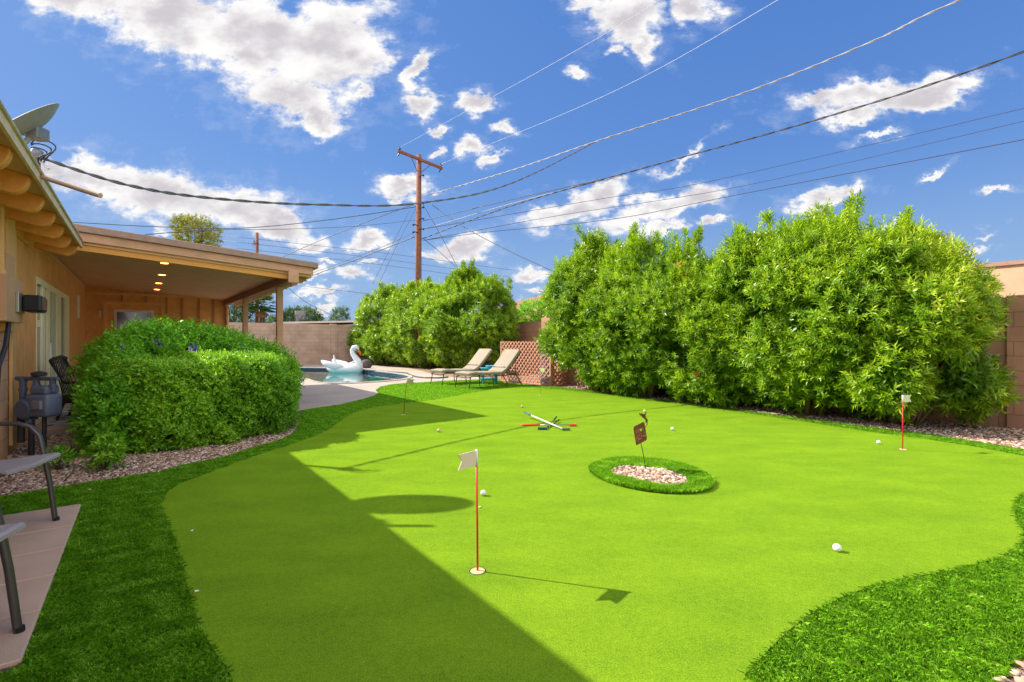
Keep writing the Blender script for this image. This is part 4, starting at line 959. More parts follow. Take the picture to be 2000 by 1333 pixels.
for q in np.linspace(0, 2*pi, 22, endpoint=False):
    hv.append((-.020+.00115*16*sin(q)**3, .028+.00115*(13*cos(q)-5*cos(2*q)-2*cos(3*q)-cos(4*q))))
f1 = [bmc.verts.new((x,-.01,z)) for x,z in hv]; f2_ = [bmc.verts.new((x,.01,z)) for x,z in hv]
bmc.faces.new(f1); bmc.faces.new(f2_[::-1])
for i in range(22): bmc.faces.new((f1[(i+1)%22], f1[i], f2_[i], f2_[(i+1)%22]))
bmesh.ops.remove_doubles(bmc, verts=bmc.verts, dist=1e-6); bmesh.ops.recalc_face_normals(bmc, faces=bmc.faces)
bmc.to_mesh(cut); bmc.free(); co_ = bpy.data.objects.new('cut', cut); COL.objects.link(co_)
md = plate.modifiers.new('b', 'BOOLEAN'); md.operation = 'DIFFERENCE'; md.solver = 'EXACT'; md.use_self = True; md.object = co_
dg = bpy.context.evaluated_depsgraph_get(); nm = bpy.data.meshes.new_from_object(plate.evaluated_get(dg)); plate.modifiers.clear(); 
if len(nm.polygons) > 20: plate.data = nm
bpy.data.objects.remove(co_); plate.data.transform(mp4)
# hummingbird
bd_ = MB()
def S2(px,py): return DS(px,py)
bpts = [(1264,826),(1260,820),(1254,815),(1252,812),(1248,811),(1253,807.5),(1258,810),(1263,817),(1265.5,822)]
bd_.extrude([S2(x,y)-Vector((0,.002,0)) for x,y in bpts], (0,.004,0))
for wq in ([(1254,811),(1248,806),(1250,812)],[(1257,812),(1262,804),(1261,816)],[(1263,822),(1266,831),(1260.5,824)]):
    bd_.extrude([S2(x,y)+Vector((0,.003,0)) for x,y in wq], (0,.003,0))
bd_.tube([S2(1264,824),S2(1263,832),S2(1258,838)], .003, 6); bd_.build('bird', M_rs, gs)
# ================================================================== NEIGHBOURS, POLES, WIRES
M_peach = mat('peach_stucco', (0.62,0.40,0.25), .9, var=.06, scale=3, bump=.2)
def tile_mat():
    m = bpy.data.materials.new('clay_tile'); m.use_nodes = True; t = NT(m.node_tree); p = t.n('ShaderNodeBsdfPrincipled', i_Roughness=.85)
    o = t.n('ShaderNodeTexCoord').outputs['Object']; s = t.n('ShaderNodeSeparateXYZ', i_0=o)
    row = t.m('FRACT', t.m('MULTIPLY', s.outputs[2], 7.0)); nz = t.n('ShaderNodeTexNoise', i_Vector=o, i_Scale=4.0, i_Detail=6.0)
    c = t.mix(t.mr(nz.outputs[0],.3,.7), (0.28,0.095,0.055,1), (0.42,0.18,0.11,1)); c = t.mix(t.m('MULTIPLY', t.m('LESS_THAN', row, .2), .5), c, (0.12,0.05,0.03,1))
    t.put(p.inputs['Base Color'], c); t.put(t.n('ShaderNodeOutputMaterial').inputs[0], p.outputs[0]); return m
M_tile = tile_mat()
def hip_house(label, a0, a1, b0, b1, wallh, rise, wmat, rmat, ov=.5):
    t_ = rootless('neighbour_house', label, 'house')
    m = MB(); m.ab(a0,a1,b0,b1,-.02,wallh); m.build('wall', wmat, t_)
    A0,A1,B0,B1 = a0-ov,a1+ov,b0-ov,b1+ov; hw_ = min(A1-A0,B1-B0)/2
    if (B1-B0) > (A1-A0): r0, r1 = W((A0+A1)/2,B0+hw_,wallh+rise), W((A0+A1)/2,B1-hw_,wallh+rise)
    else: r0, r1 = W(A0+hw_,(B0+B1)/2,wallh+rise), W(A1-hw_,(B0+B1)/2,wallh+rise)
    e = [W(A0,B0,wallh+.02),W(A1,B0,wallh+.02),W(A1,B1,wallh+.02),W(A0,B1,wallh+.02)]; eb = [p-Vector((0,0,.12)) for p in e]
    m = MB(); vs = e+[r0,r1]+eb
    if (B1-B0) > (A1-A0): fs = [(0,1,4),(1,2,5,4),(2,3,5),(3,0,4,5)]
    else: fs = [(0,1,5,4),(1,2,5),(2,3,4,5),(3,0,4)]
    m.add(vs, fs+[(0,1,7,6),(1,2,8,7),(2,3,9,8),(3,0,6,9),(6,7,8,9)]); m.build('roof', rmat, t_)
    return t_
ph_ = rootless('neighbour_house', 'peach stucco flat roofed neighbour house beyond the right block wall', 'house')
m = MB(); m.ab(13.4,21,-5,10.5,-.02,2.70); m.build('wall', M_peach, ph_)
m = MB(); m.ab(13.36,21.04,-5.04,10.54,2.701,2.78); m.build('parapet_cap', M_cap, ph_)
hip_house('neighbour house with brick red tiled hip roof glimpsed between the oleanders', 16.5, 26, 17, 29, 2.55, 1.9, M_peach, M_tile)
nh = rootless('neighbour_house', 'low pale roofed house beyond the far wall with roof coolers', 'house')
m = MB(); m.ab(9.5,20,44,52,-.02,2.8); m.build('wall', mat('pale_stucco',(.6,.5,.38),.9), nh)
m = MB(); m.hexa([W(a,b,z) for (dz) in (0,.15) for a,b,z in ((8.8,43.4,2.75+dz),(21,43.4,3.3+dz),(21,52.5,3.3+dz),(8.8,52.5,2.75+dz))]); m.build('roof', mat('pale_roof',(.66,.55,.45),.9,var=.15), nh)
for a,b,s in ((10.5,45,.85),(16.8,45.2,1.2)):
    m = MB(); m.ab(a,a+s,b,b+s,2.9,3.2+s*.9); m.build('cooler', mat('cooler_grey',(.22,.21,.22),.6,var=.2), nh, bevel=.03)

M_pole = mat('pole_wood', (0.19,0.075,0.045), .9, var=.25, scale=8, col2=(.28,.12,.07))
M_ins = mat('insulator', (0.03,0.02,0.022), .3)
def power_pole(label, base, top, r0, r1, arm_dir, arm_len, arm_z):
    t_ = rootless('power_pole', label, 'power pole')
    m = MB(); m.tube([base, base.lerp(top,.5), top], [r0,(r0+r1)/2,r1], 14); m.build('pole', M_pole, t_, smooth=True)
    d = Vector(arm_dir).normalized(); c = Vector((top.x,top.y,arm_z))+ZV.cross(d)*-.14
    q = ZV.cross(d); m = MB(); m.box(c, (arm_len,.10,.13), (d,q,ZV)); m.build('crossarm', M_pole, t_, bevel=.01, seg=1)
    ends = []
    for s_ in (-1,1):
        p = c+d*(arm_len/2-.12)*s_; m = MB(); m.lathe([(.02,.06),(.06,.09),(.06,.13),(.035,.15),(.05,.18),(.03,.22)], p, 10); m.build('insulator', M_ins, t_, smooth=True)
        m = MB(); m.tube([p+Vector((0,0,-.07)), p+Vector((0,0,-.07))+d*.02*s_+q*.12+Vector((0,0,-.12))], .03, 8); m.build('insulator', M_ins, t_)
        m = MB(); m.tube([c+d*.62*s_+Vector((0,0,-.06)), Vector((top.x,top.y,arm_z-.55))+d*.12*s_], .016, 6); m.build('brace', mat('brace_steel',(.08,.07,.06),.6,metal=.4), t_)
        ends.append(p+Vector((0,0,.18)))
    return t_, ends
PB = D(815,560,24.0); PB.z = -.02; PT = D(818.5,303,24.0)
pole, ends = power_pole('tall brown wooden power pole with a single crossarm behind the oleanders', PB, PT, .155, .115, (.60,.80,0), 2.9, PT.z-.28)
m = MB()
for z, s_ in ((7.95,1),(7.75,1),(6.9,-1),(6.55,-1),(6.7,1),(9.3,1),(7.2,1)):
    p = Vector((-4.53,23.9,z)); m.tube([p, p+Vector((.22*s_,-.1,.03))], .025, 6); m.ball(p+Vector((.24*s_,-.12,0)), .055, 8)
m.build('wire_clamps', M_ins, pole)
m = MB(); m.tube([Vector((-4.40,23.9,.5)),Vector((-4.42,23.9,9.8))], .012, 5); m.build('ground_wire', M_ins, pole)
PB2 = D(502,660,44.0); PB2.z = -.02; PT2 = D(502,455,44.0)
power_pole('distant wooden power pole rising above the patio roof', PB2, PT2, .17, .13, (.8,-.6,.0), .7, PT2.z-.9)

M_cab = mat('cable_grey', (0.13,0.13,0.14), .5, var=0); M_w = mat('wire_dark', (0.055,0.06,0.075), .5, var=0); M_wl = mat('wire_aluminium', (0.40,0.39,0.38), .5, var=0); M_wh = mat('wire_pale', (0.48,0.53,0.62), .5, var=0)
def wire(label, pts, r, mt=None, sag=0.0, sub=10, grp='overhead wires', twist=0.0, name='overhead_wire'):
    P = [Vector(p) for p in pts]; Q = []
    for i in range(len(P)-1):
        p0 = P[max(i-1,0)]; p1 = P[i]; p2 = P[i+1]; p3 = P[min(i+2,len(P)-1)]
        for k_ in range(sub):
            u = k_/sub; c = .5*((2*p1)+(p2-p0)*u+(2*p0-5*p1+4*p2-p3)*u*u+(3*p1-p0-3*p2+p3)*u**3)
            c.z -= sag*4*u*(1-u); Q.append(c)
    Q.append(P[-1]); m = MB()
    if twist:
        R = []
        for i in range(len(Q)-1):
            n_k = max(2, int((Q[i+1]-Q[i]).length/.10))
            for k_ in range(n_k): R.append(Q[i].lerp(Q[i+1], k_/n_k))
        for ph in (0, pi):
            m.tube([p+Vector((0,cos(i*.8+ph),sin(i*.8+ph)))*twist for i, p in enumerate(R)], r, 5)
    else: m.tube(Q, r, 6)
    return tag(m.build(name, mt or M_w, smooth=True), label, 'wire', grp)
mtop = Vector((-5.60,5.80,3.40))
J = Vector((3.07,17.8,8.5))
wire('thick twisted service cable from the roof mast, sagging past the power pole',
     [mtop, D(250,362,6.35), D(420,388,7.3), D(620,400,8.9), D(820,397,10.6), D(1000,358,13.3), J], .0115, M_cab, twist=.012)
wire('bright twisted cable rising from the power pole to the top right corner', [D(835,382,24), D(1000,333,20.6), J, D(1450,183,15.2), D(1700,83,13), (10.6,11.6,9.3), (14.5,8.4,9.75)], .013, M_wl, twist=.014)
wire('heavy bundled cable crossing to the right edge below the bright twisted one', [D(822,468,24), D(1000,402,20.5), D(1270,325,16.6), D(1600,233,12.9), D(2000,101,9.7), (13.5,7.2,7.9)], .013, M_w, twist=.016)
wire('pale cable joining the heavy bundle above the left oleander', [D(835,446,24), D(1000,398,20.6), D(1215,343,17.4)], .014, M_wl)
wire('thin strand under the heavy bundle above the left oleander', [D(826,432,24), D(1000,390,20.6), D(1165,353,18), D(1260,328,16.8)], .014, M_w)
wire('upper pale power line from the left end of the crossarm', [ends[0], D(1190,62,13.2), D(1500,-160,8.6)], .006, M_wh, sag=.0)
wire('lower pale power line from the right end of the crossarm', [ends[1], D(1180,188,16.8), D(1520,0,11.6), D(1700,-120,9.8)], .007, M_wh)
wire('upper of two thin lines at the right edge', [D(826,448,24), D(1180,388,30), D(1390,354,30), D(2000,212,22), D(2200,160,20)], .014, M_w)
wire('lower of two thin lines at the right edge', [D(826,470,24), D(1100,420,30), D(1440,366,30), D(2000,237,22), D(2200,186,20)], .014, M_w)
wire('dark line passing just above the tall oleander at right', [D(826,470,24), D(960,453,26), D(1200,428,24), D(1430,383,21), D(2000,273,15), D(2200,235,13.5)], .014, M_w)
wire('wire running left from the pole over the patio roof, higher one', [D(815,404,24), D(640,430,24), D(470,446,24), D(300,443,23), D(130,434,22), D(-80,424,21)], .018, M_w)
wire('wire running left from the pole over the patio roof, lower one', [D(815,430,24), D(700,442,22), D(560,448,18), D(450,449,15.5), D(330,455,11), D(215,467,8), Vector(W(-.70,9.05,2.58))], .009, M_w)
wire('wire sloping down from the pole to the left behind the patio roof', [D(812,398,24), D(700,440,25), D(557,500,27), D(430,565,30)], .016, M_w)
wire('cable from the lower clamps of the pole toward the far left', [D(810,463,24), D(700,506,27), D(620,535,30), D(560,560,33)], .020, M_w)
wire('thin cable just above the lower left one', [D(808,455,24), D(740,485,26), D(640,523,30), D(560,550,33)], .012, M_w)
wire('wire falling right from the pole behind the tall oleander', [D(842,399,24), D(900,440,22.5), D(985,486,20.5), D(1090,535,18.5)], .015, M_w)
wire('guy wire dropping right from the pole', [D(826,400,24), D(858,455,24.5), D(890,516,25), D(920,575,25.5)], .010, M_w)
wire('guy wire dropping left from the pole', [D(812,408,24), D(775,480,25), D(738,560,26)], .008, M_w)
wire('second guy wire dropping left from the pole', [D(800,412,24.5), D(760,490,25.5), D(728,555,26)], .008, M_w)
wire('short wire falling right below the lower clamps', [D(826,466,24), D(858,492,25), D(900,530,27), D(940,560,29)], .012, M_w)
wire('dark wire low over the far wall', [D(480,548,40), D(568,556,38), D(632,564,36), D(720,574,34)], .024, M_w)
for i, (y0, y1) in enumerate(((468,520),(478,534),(490,545))):
    wire(('topmost','middle','lowest')[i]+' of three faint distant lines past the far pole', [D(430,y0-8,46), D(505,y0,44), D(760,(y0+y1)/2+2,50), D(1000,y1+8,56)], .018, M_w)
wire('faint diagonal wire left of the small flat cloud', [D(560,560,40), D(600,592,42), D(655,618,44)], .018, M_w)
# ================================================================== PLANTS
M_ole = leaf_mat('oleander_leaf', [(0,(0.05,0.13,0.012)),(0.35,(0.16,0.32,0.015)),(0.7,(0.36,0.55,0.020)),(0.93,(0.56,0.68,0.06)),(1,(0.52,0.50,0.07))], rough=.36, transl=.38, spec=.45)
M_hed = leaf_mat('hedge_leaf', [(0,(0.06,0.17,0.012)),(0.4,(0.17,0.41,0.018)),(0.8,(0.36,0.62,0.028)),(1,(0.52,0.74,0.12))], rough=.42, transl=.38)
M_flo = leaf_mat('flower_bush_leaf', [(0,(0.07,0.22,0.02)),(0.4,(0.15,0.42,0.015)),(0.85,(0.28,0.60,0.02)),(1,(0.45,0.66,0.12))], rough=.42, transl=.38)
M_stem = mat('oleander_stem', (0.30,0.20,0.11), .85, var=.25, scale=10)
M_twig = mat('dark_stem', (0.13,0.08,0.05), .9, var=.25, scale=10)
M_core = mat('inner_shade', (0.022,0.05,0.008), .9, var=.3, scale=9)  # dark fill: shade inside the hedge put into the colour

def leaves(C, dirn, nrm, L, wd):
    """4-corner leaves: base, side, tip, side, gently folded"""
    n = len(C); s = unit(np.cross(dirn, nrm)); L = L[:,None]; wd = wd[:,None]
    V = np.empty((n,4,3)); V[:,0] = C; V[:,2] = C + dirn*L - nrm*L*.10
    mid = C + dirn*L*.45 + nrm*L*.04; V[:,1] = mid + s*wd/2; V[:,3] = mid - s*wd/2
    return V.reshape(-1,3)
def shoots(P, Dn, nl, Ls, L, wd, ang=.9, droop=.1):
    """nl leaves along each shoot"""
    n = len(P); out = []; ts = []
    tb = np.random.rand(n)
    h = unit(np.cross(Dn, np.random.randn(n,3))); h2 = np.cross(Dn, h)
    for k in range(nl):
        u = (k+.5)/nl; ph = k*2.4+np.random.rand(n)*.9; a = ang*(1.15-.65*u)+np.random.randn(n)*.12
        rad = h*np.cos(ph)[:,None]+h2*np.sin(ph)[:,None]
        d = unit(Dn*np.cos(a)[:,None]+rad*np.sin(a)[:,None]-np.array([0,0,1])*droop)
        nm = unit(Dn*np.sin(a)[:,None]-rad*np.cos(a)[:,None]+.2*np.random.randn(n,3)); nm = unit(nm-d*(nm*d).sum(1,keepdims=True))
        C = P+Dn*(u*Ls[:,None]); sz = L*(.75+.5*np.random.rand(n))*(1.1-.35*u)
        out.append(leaves(C, d, nm, sz, wd*(.8+.4*np.random.rand(n))*(sz/L)))
        ts.append(np.repeat(np.clip(tb*.62+.22*np.random.rand(n)+.16*u, 0, 1), 4))
    return np.concatenate(out), np.concatenate(ts)
def ell_points(ells, n, rmin=.80, rmax=1.06):
    """points near the surface of a union of ellipsoids given as (centre, radii) in the yard frame"""
    Cs = np.array([e[0] for e in ells]); Rs = np.array([e[1] for e in ells]); ar = (Rs[:,0]*Rs[:,1]+Rs[:,1]*Rs[:,2]+Rs[:,0]*Rs[:,2]); ar /= ar.sum()
    P = []; N = []; tot = 0
    while tot < n:
        m = n*2; i = np.random.choice(len(ells), m, p=ar); d = unit(np.random.randn(m,3)); f = rmin+(rmax-rmin)*np.random.rand(m)**.7
        p = Cs[i]+d*Rs[i]*f[:,None]; q = ((p[:,None]-Cs[None])/Rs[None]); r = np.sqrt((q**2).sum(-1)); r[np.arange(m), i] = 9
        k = (r.min(1) > .86) & (p[:,2] > .04); P.append(p[k]); N.append(unit(d/Rs[i])[k]); tot += k.sum()
    return np.concatenate(P)[:n], np.concatenate(N)[:n]
def ab2w(P): return np.column_stack([P[:,0]*.8-P[:,1]*.6, P[:,0]*.6+P[:,1]*.8, P[:,2]])
def oleander(label, a, b, H, ra, rb, seed, ns=2600, lumps=8, tb=0.0, under=1.0, flowers=0, group='oleanders along the block wall', L=.104):
    rs = np.random.RandomState(seed); np.random.seed(seed)
    t_ = thing('oleander', label, 'oleander shrub', W(a, b, 0), 0, group)
    ells = [((a,b,H*(.40+.12*(1-under))),(ra*.85*under,rb*.9*under,H*(.37-.1*(1-under)))), ((a+.1,b,H*.66),(ra*.80,rb*.85,H*.28))]
    for k in range(lumps):
        th = 2*pi*k/lumps+rs.rand()*.6; rr = .35+.35*rs.rand()
        zz = H*(.25+.55*rs.rand()); ells.append(((a+cos(th)*ra*rr, b+sin(th)*rb*rr*1.1, zz), (ra*(.38+.2*rs.rand()), rb*(.34+.2*rs.rand()), H*(.13+.10*rs.rand()))))
    for k in range(5):
        bb = b+rb*(-.75+1.5*(k+.5)/5)+rs.randn()*.1; ells.append(((a+rs.randn()*.2, bb, H*(.80-.10*abs(k-2)/2+.05*rs.randn())), (ra*.42, rb*.22, H*(.13+.05*rs.rand()))))
    P, N = ell_points(ells, int(ns*1.9), .60, 1.12)
    o3_ = seed*1.7; q1 = P*2.6+o3_
    cl_ = np.sin(q1[:,0]*1.3+np.sin(q1[:,1]*1.1)*1.4)*np.sin(q1[:,1]*1.2+q1[:,2]*.7)+np.sin(q1[:,2]*1.5+np.sin(q1[:,0]+q1[:,1])*1.3)*.8
    rad_ = np.random.rand(len(P))*1.5-.75
    keep = (cl_+rad_ > -.25) & (P[:,2] > .12+.36*np.random.rand(len(P))*(np.sin(P[:,1]*6+seed) > -.3)); P, N, cl_ = P[keep][:ns], N[keep][:ns], cl_[keep][:ns]
    # a few long leaders that break the outline
    top = np.argsort(-P[:,2]+rs.rand(len(P))*.8)[:ns//11]
    Pw, Nw = ab2w(P), ab2w(N)
    up = np.array([0,0,1.0]); Dn = unit(Nw*.80+up*.55+.60*np.random.randn(len(P),3)); Ls = .10+.13*np.random.rand(len(P)); 
    Pw[top] += up*(rs.rand(len(top))[:,None]*.16); Dn[top] = unit(Dn[top]*.4+up*1.1); Ls[top] *= 1.35
    # spires of stacked shoots that stand out of the top
    tp = np.argsort(-P[:,2])[:ns//6]; sp = rs.choice(tp, 20, replace=False); ex = []; ed = []; el2 = []
    for i_ in sp:
        hgt = rs.uniform(.15,.58); lean_ = np.array([rs.randn()*.22, rs.randn()*.22, 1.0])
        for q_ in range(int(6+hgt*22)):
            u_ = rs.rand(); ex.append(Pw[i_]+lean_*hgt*u_+rs.randn(3)*.045*(1.2-u_)); ed.append(lean_*.8+rs.randn(3)*.6*(1.25-u_)); el2.append(.10+.10*rs.rand())
    Pw = np.concatenate([Pw, np.array(ex)]); Dn = np.concatenate([Dn, unit(np.array(ed))]); Ls = np.concatenate([Ls, np.array(el2)]); cl_ = np.concatenate([cl_, np.full(len(ex), .6)])
    V, T = shoots(Pw, Dn, 15, Ls, L, (.023 if L < .14 else .030), ang=1.05, droop=.0)
    T = T+np.tile(np.repeat(.07*cl_, 4), 15)
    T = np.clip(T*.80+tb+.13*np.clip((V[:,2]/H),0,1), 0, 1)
    base = np.array([t_.location.x, t_.location.y, 0]); V -= base
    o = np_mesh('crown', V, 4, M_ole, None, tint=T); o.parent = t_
    # a sparse inner cloud of leaves keeps the heart of the shrub dense
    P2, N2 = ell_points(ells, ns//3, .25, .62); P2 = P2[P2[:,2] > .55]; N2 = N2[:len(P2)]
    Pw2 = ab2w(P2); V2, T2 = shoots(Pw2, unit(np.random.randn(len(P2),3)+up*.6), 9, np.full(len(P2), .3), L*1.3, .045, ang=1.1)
    o2 = np_mesh('inner_leaves', V2-base, 4, M_ole, None, tint=T2*.5); o2.parent = o  # tint lowered to paint in the shade of the crown interior
    m = MB()
    for k in range(16):
        th = rs.rand()*2*pi; r0 = .16*rs.rand(); s0 = Vector((cos(th)*r0, sin(th)*r0, -.02))
        e_ = W(cos(th)*ra*(.35+.4*rs.rand()), sin(th)*rb*(.35+.45*rs.rand()), 0); e_.z = H*(.45+.4*rs.rand())
        mid = s0.lerp(e_, .4)+Vector((rs.randn()*.06, rs.randn()*.06, .1)); r_ = .014+.014*rs.rand()
        m.tube([s0, mid, e_], [r_*1.2, r_, r_*.35], 6)
        m.tube([mid, mid.lerp(e_, .5)+Vector((rs.randn()*.2, rs.randn()*.2, .25))], [r_*.7, r_*.3], 5)
    o3 = m.build('stems', M_stem, None, smooth=True); o3.parent = t_
    if flowers:
        q = np.argsort(-(P[:,2]-P[:,0]*.4)+rs.rand(len(P))*1.2)[:flowers]; C = (Pw[q]+Dn[q]*Ls[q][:,None]*1.05-base); vs = []
        for c in C:
            for k in range(6):
                d = rs.randn(3); d /= np.linalg.norm(d); n_k = rs.randn(3); n_k -= d*np.dot(n_k,d); n_k /= np.linalg.norm(n_k)
                vs.append(leaves((c+d*.02)[None], d[None], n_k[None], np.array([.045]), np.array([.032])))
        o4 = np_mesh('blossoms', np.concatenate(vs), 4, fl_white, None); o4.parent = t_; o4['kind'] = 'stuff'
    return t_
fl_white = mat('white_blossom', (.72,.70,.62), .6, var=0); fl_red = mat('red_blossom', (.60,.03,.03), .6, var=0); fl_pur = mat('purple_blossom', (.14,.045,.42), .6, var=0)
oleander('tall oleander with white blossom at its top, beside the lattice screen', 8.95, 8.55, 3.40, 1.05, 1.50, 11, under=.8, ns=7800, lumps=11, flowers=26)
oleander('oleander with the highest spires of the left half of the hedge', 8.85, 6.85, 3.38, 1.05, 1.55, 12, ns=7400, lumps=11, flowers=14)
oleander('lower oleander filling the dip in the middle of the right hedge', 8.85, 5.15, 2.32, 1.00, 1.25, 13, ns=5600, tb=.04)
oleander('broad bright green oleander, the tallest of the right hedge', 8.80, 3.50, 3.14, 1.10, 1.50, 14, ns=8200, lumps=11, tb=.05, flowers=6)
oleander('yellowish oleander at the right end of the hedge', 8.85, 2.28, 2.48, 0.92, .98, 15, under=.6, ns=5800, lumps=9, tb=.14)
oleander('dark oleander at the left end behind the swan', 10.6, 25.9, 3.95, 1.6, 2.6, 16, ns=3800, group='oleanders beyond the pool', L=.16)
oleander('oleander in the middle of the clump beyond the pool', 10.9, 21.9, 4.0, 1.6, 2.9, 17, ns=4400, group='oleanders beyond the pool', L=.155)
oleander('oleander at the right end of the clump beyond the pool, behind the loungers', 11.0, 18.0, 3.95, 1.5, 2.9, 18, ns=6200, group='oleanders beyond the pool', L=.15, flowers=8)
# red blossom dots in the tall hedge
for i, (px, py, Y_, lb) in enumerate(((1326,518,9.6,'upper'),(1340,541,9.5,'middle'),(1359,733,8.9,'lowest'))):
    rs = np.random.RandomState(i); c = np.array(D(px,py,Y_)); vs = []
    for k in range(22):
        d = rs.randn(3); d /= np.linalg.norm(d); n_k = np.cross(d, rs.randn(3)); n_k /= np.linalg.norm(n_k); vs.append(leaves((c+d*.035)[None], d[None], n_k[None], np.array([.05]), np.array([.04])))
    tag(np_mesh('blossom', np.concatenate(vs), 4, fl_red), lb+' of the small red blossoms in the oleander hedge', 'flower', 'red blossoms in the hedge')

# ---- clipped hedge in front of the patio
def bush(name, label, cat, Pts, Nrm, mt, L, wd, nl, Ls, stems, smat, base, ang=.9, up=.5, jit=.5, core=None, trng=(0,1), group=None, toff=None):
    t_ = thing(name, label, cat, base, 0, group); bs_ = np.array(base)
    up_ = np.array([0,0,1.0]); Dn = unit(Nrm*.8+up_*up+jit*np.random.randn(len(Pts),3))
    V, T = shoots(Pts, Dn, nl, Ls*(.7+.6*np.random.rand(len(Pts))), L, wd, ang=ang)
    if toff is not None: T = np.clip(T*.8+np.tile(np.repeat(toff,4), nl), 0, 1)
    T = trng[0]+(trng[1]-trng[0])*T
    o = np_mesh('crown', V-bs_, 4, mt, None, tint=T); o.parent = t_
    m = MB(); rs = random.Random(len(Pts))
    for (p0, p1, r_) in stems:
        mid = p0.lerp(p1,.5)+Vector((rs.uniform(-.05,.05),rs.uniform(-.05,.05),0)); m.tube([p0-Vector(base), mid-Vector(base), p1-Vector(base)], [r_, r_*.8, r_*.4], 6)
    o = m.build('stems', smat, None, smooth=True); o.parent = t_
    if core: o = core.build('shade_core', M_core, t_)
    return t_
np.random.seed(21)
# box in the yard frame: front edge line from A to B, depth back
HA = np.array([-.04,6.55]); HB = np.array([1.83,7.66]); hd_ = unit(HB-HA); hn = np.array([hd_[1],-hd_[0]]); HLn = np.linalg.norm(HB-HA); HD = .95; HH = 1.04
def hedge_pts(n):
    u = np.random.rand(n); k = np.random.rand(n); P = np.zeros((n,3)); N = np.zeros((n,3))
    x = np.zeros(n); y = np.zeros(n); z = np.zeros(n)
    f = k < .42; tpm = (k >= .42)&(k < .72); rgt = (k >= .72)&(k < .88); lft = k >= .88
    dep = np.abs(np.random.randn(n))*.055
    x[f] = u[f]*HLn; y[f] = dep[f]; z[f] = .03+np.random.rand(f.sum())*(HH-.03)
    x[tpm] = u[tpm]*HLn; y[tpm] = np.random.rand(tpm.sum())*HD; z[tpm] = HH-dep[tpm]
    x[rgt] = HLn-dep[rgt]; y[rgt] = u[rgt]*HD; z[rgt] = .03+np.random.rand(rgt.sum())*(HH-.12)
    x[lft] = dep[lft]; y[lft] = u[lft]*HD; z[lft] = .03+np.random.rand(lft.sum())*(HH-.12)
    # round the edges, waver the faces
    cx = np.clip(x,.28,HLn-.26); cy = np.clip(y,.28,HD-.28); cz = np.minimum(z, HH-.26)
    v = np.column_stack([x-cx,y-cy,(z-cz)*1.3]); l = np.linalg.norm(v,axis=1); s = np.where(l > .22, .22/np.maximum(l,1e-6), 1)
    x = cx+v[:,0]*s; y = cy+v[:,1]*s; z = cz+v[:,2]*s/1.3
    wob = .05*np.sin(x*4+z*3.3)+.045*np.sin(x*9-z*7+1)+.03*np.sin(x*17+z*13)+.035*np.random.randn(n)
    nx = v[:,0]/np.maximum(l,1e-6); ny = v[:,1]/np.maximum(l,1e-6); nz = v[:,2]/np.maximum(l,1e-6)
    x += nx*wob; y += ny*wob; z += nz*wob*.7
    # the foot tucks in a little
    tuck = np.clip((.35-z)/.35,0,1)*.05; y += tuck*(y < .5)
    y -= .42*np.sin(pi*np.clip(x/HLn,0,1))*(1-np.clip(y/HD,0,1))
    A = HA[0]+hd_[0]*x-hn[0]*y; B = HA[1]+hd_[1]*x-hn[1]*y
    Na = hd_[0]*nx-hn[0]*ny; Nb = hd_[1]*nx-hn[1]*ny
    return ab2w(np.column_stack([A,B,z])), unit(ab2w(np.column_stack([Na,Nb,nz]))), x, z
P_, N_, hx, hz_ = hedge_pts(23000)
# gaps where the foliage is thin
gap = (np.sin(hx*5.3+1.2)*np.sin(hz_*8.1+hx*2.0)+.35*np.random.randn(len(hx))) > 1.05
P_, N_, hx, hz_ = P_[~gap], N_[~gap], hx[~gap], hz_[~gap]
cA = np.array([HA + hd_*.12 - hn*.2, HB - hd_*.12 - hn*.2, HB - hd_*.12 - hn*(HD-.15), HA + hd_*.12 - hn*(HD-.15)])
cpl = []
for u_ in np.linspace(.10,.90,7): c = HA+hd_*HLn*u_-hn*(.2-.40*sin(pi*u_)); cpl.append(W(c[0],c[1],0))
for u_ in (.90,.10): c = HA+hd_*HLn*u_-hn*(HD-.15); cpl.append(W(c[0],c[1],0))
core = MB(); core.prism(cpl, .16, HH-.22)  # solid dark block standing in for the shaded inside of the hedge
stems = []
for k in range(15):
    u = .12+.76*random.random(); y = .25+.5*random.random(); q = HA+hd_*HLn*u-hn*y*HD; q2 = q+np.array([random.uniform(-.2,.2),random.uniform(-.2,.2)])
    stems.append((W(q[0],q[1],-.01), W(q2[0],q2[1],.5), .018))
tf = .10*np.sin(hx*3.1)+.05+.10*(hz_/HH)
hc = W((HA[0]+HB[0])/2, (HA[1]+HB[1])/2+.4, 0)
bush('hedge', 'square clipped green hedge in front of the patio', 'hedge', P_, N_, M_hed, .034, .020, 7, np.full(len(P_),.075), stems, M_twig, tuple(hc), ang=1.05, up=.25, jit=.55, core=core, toff=tf)

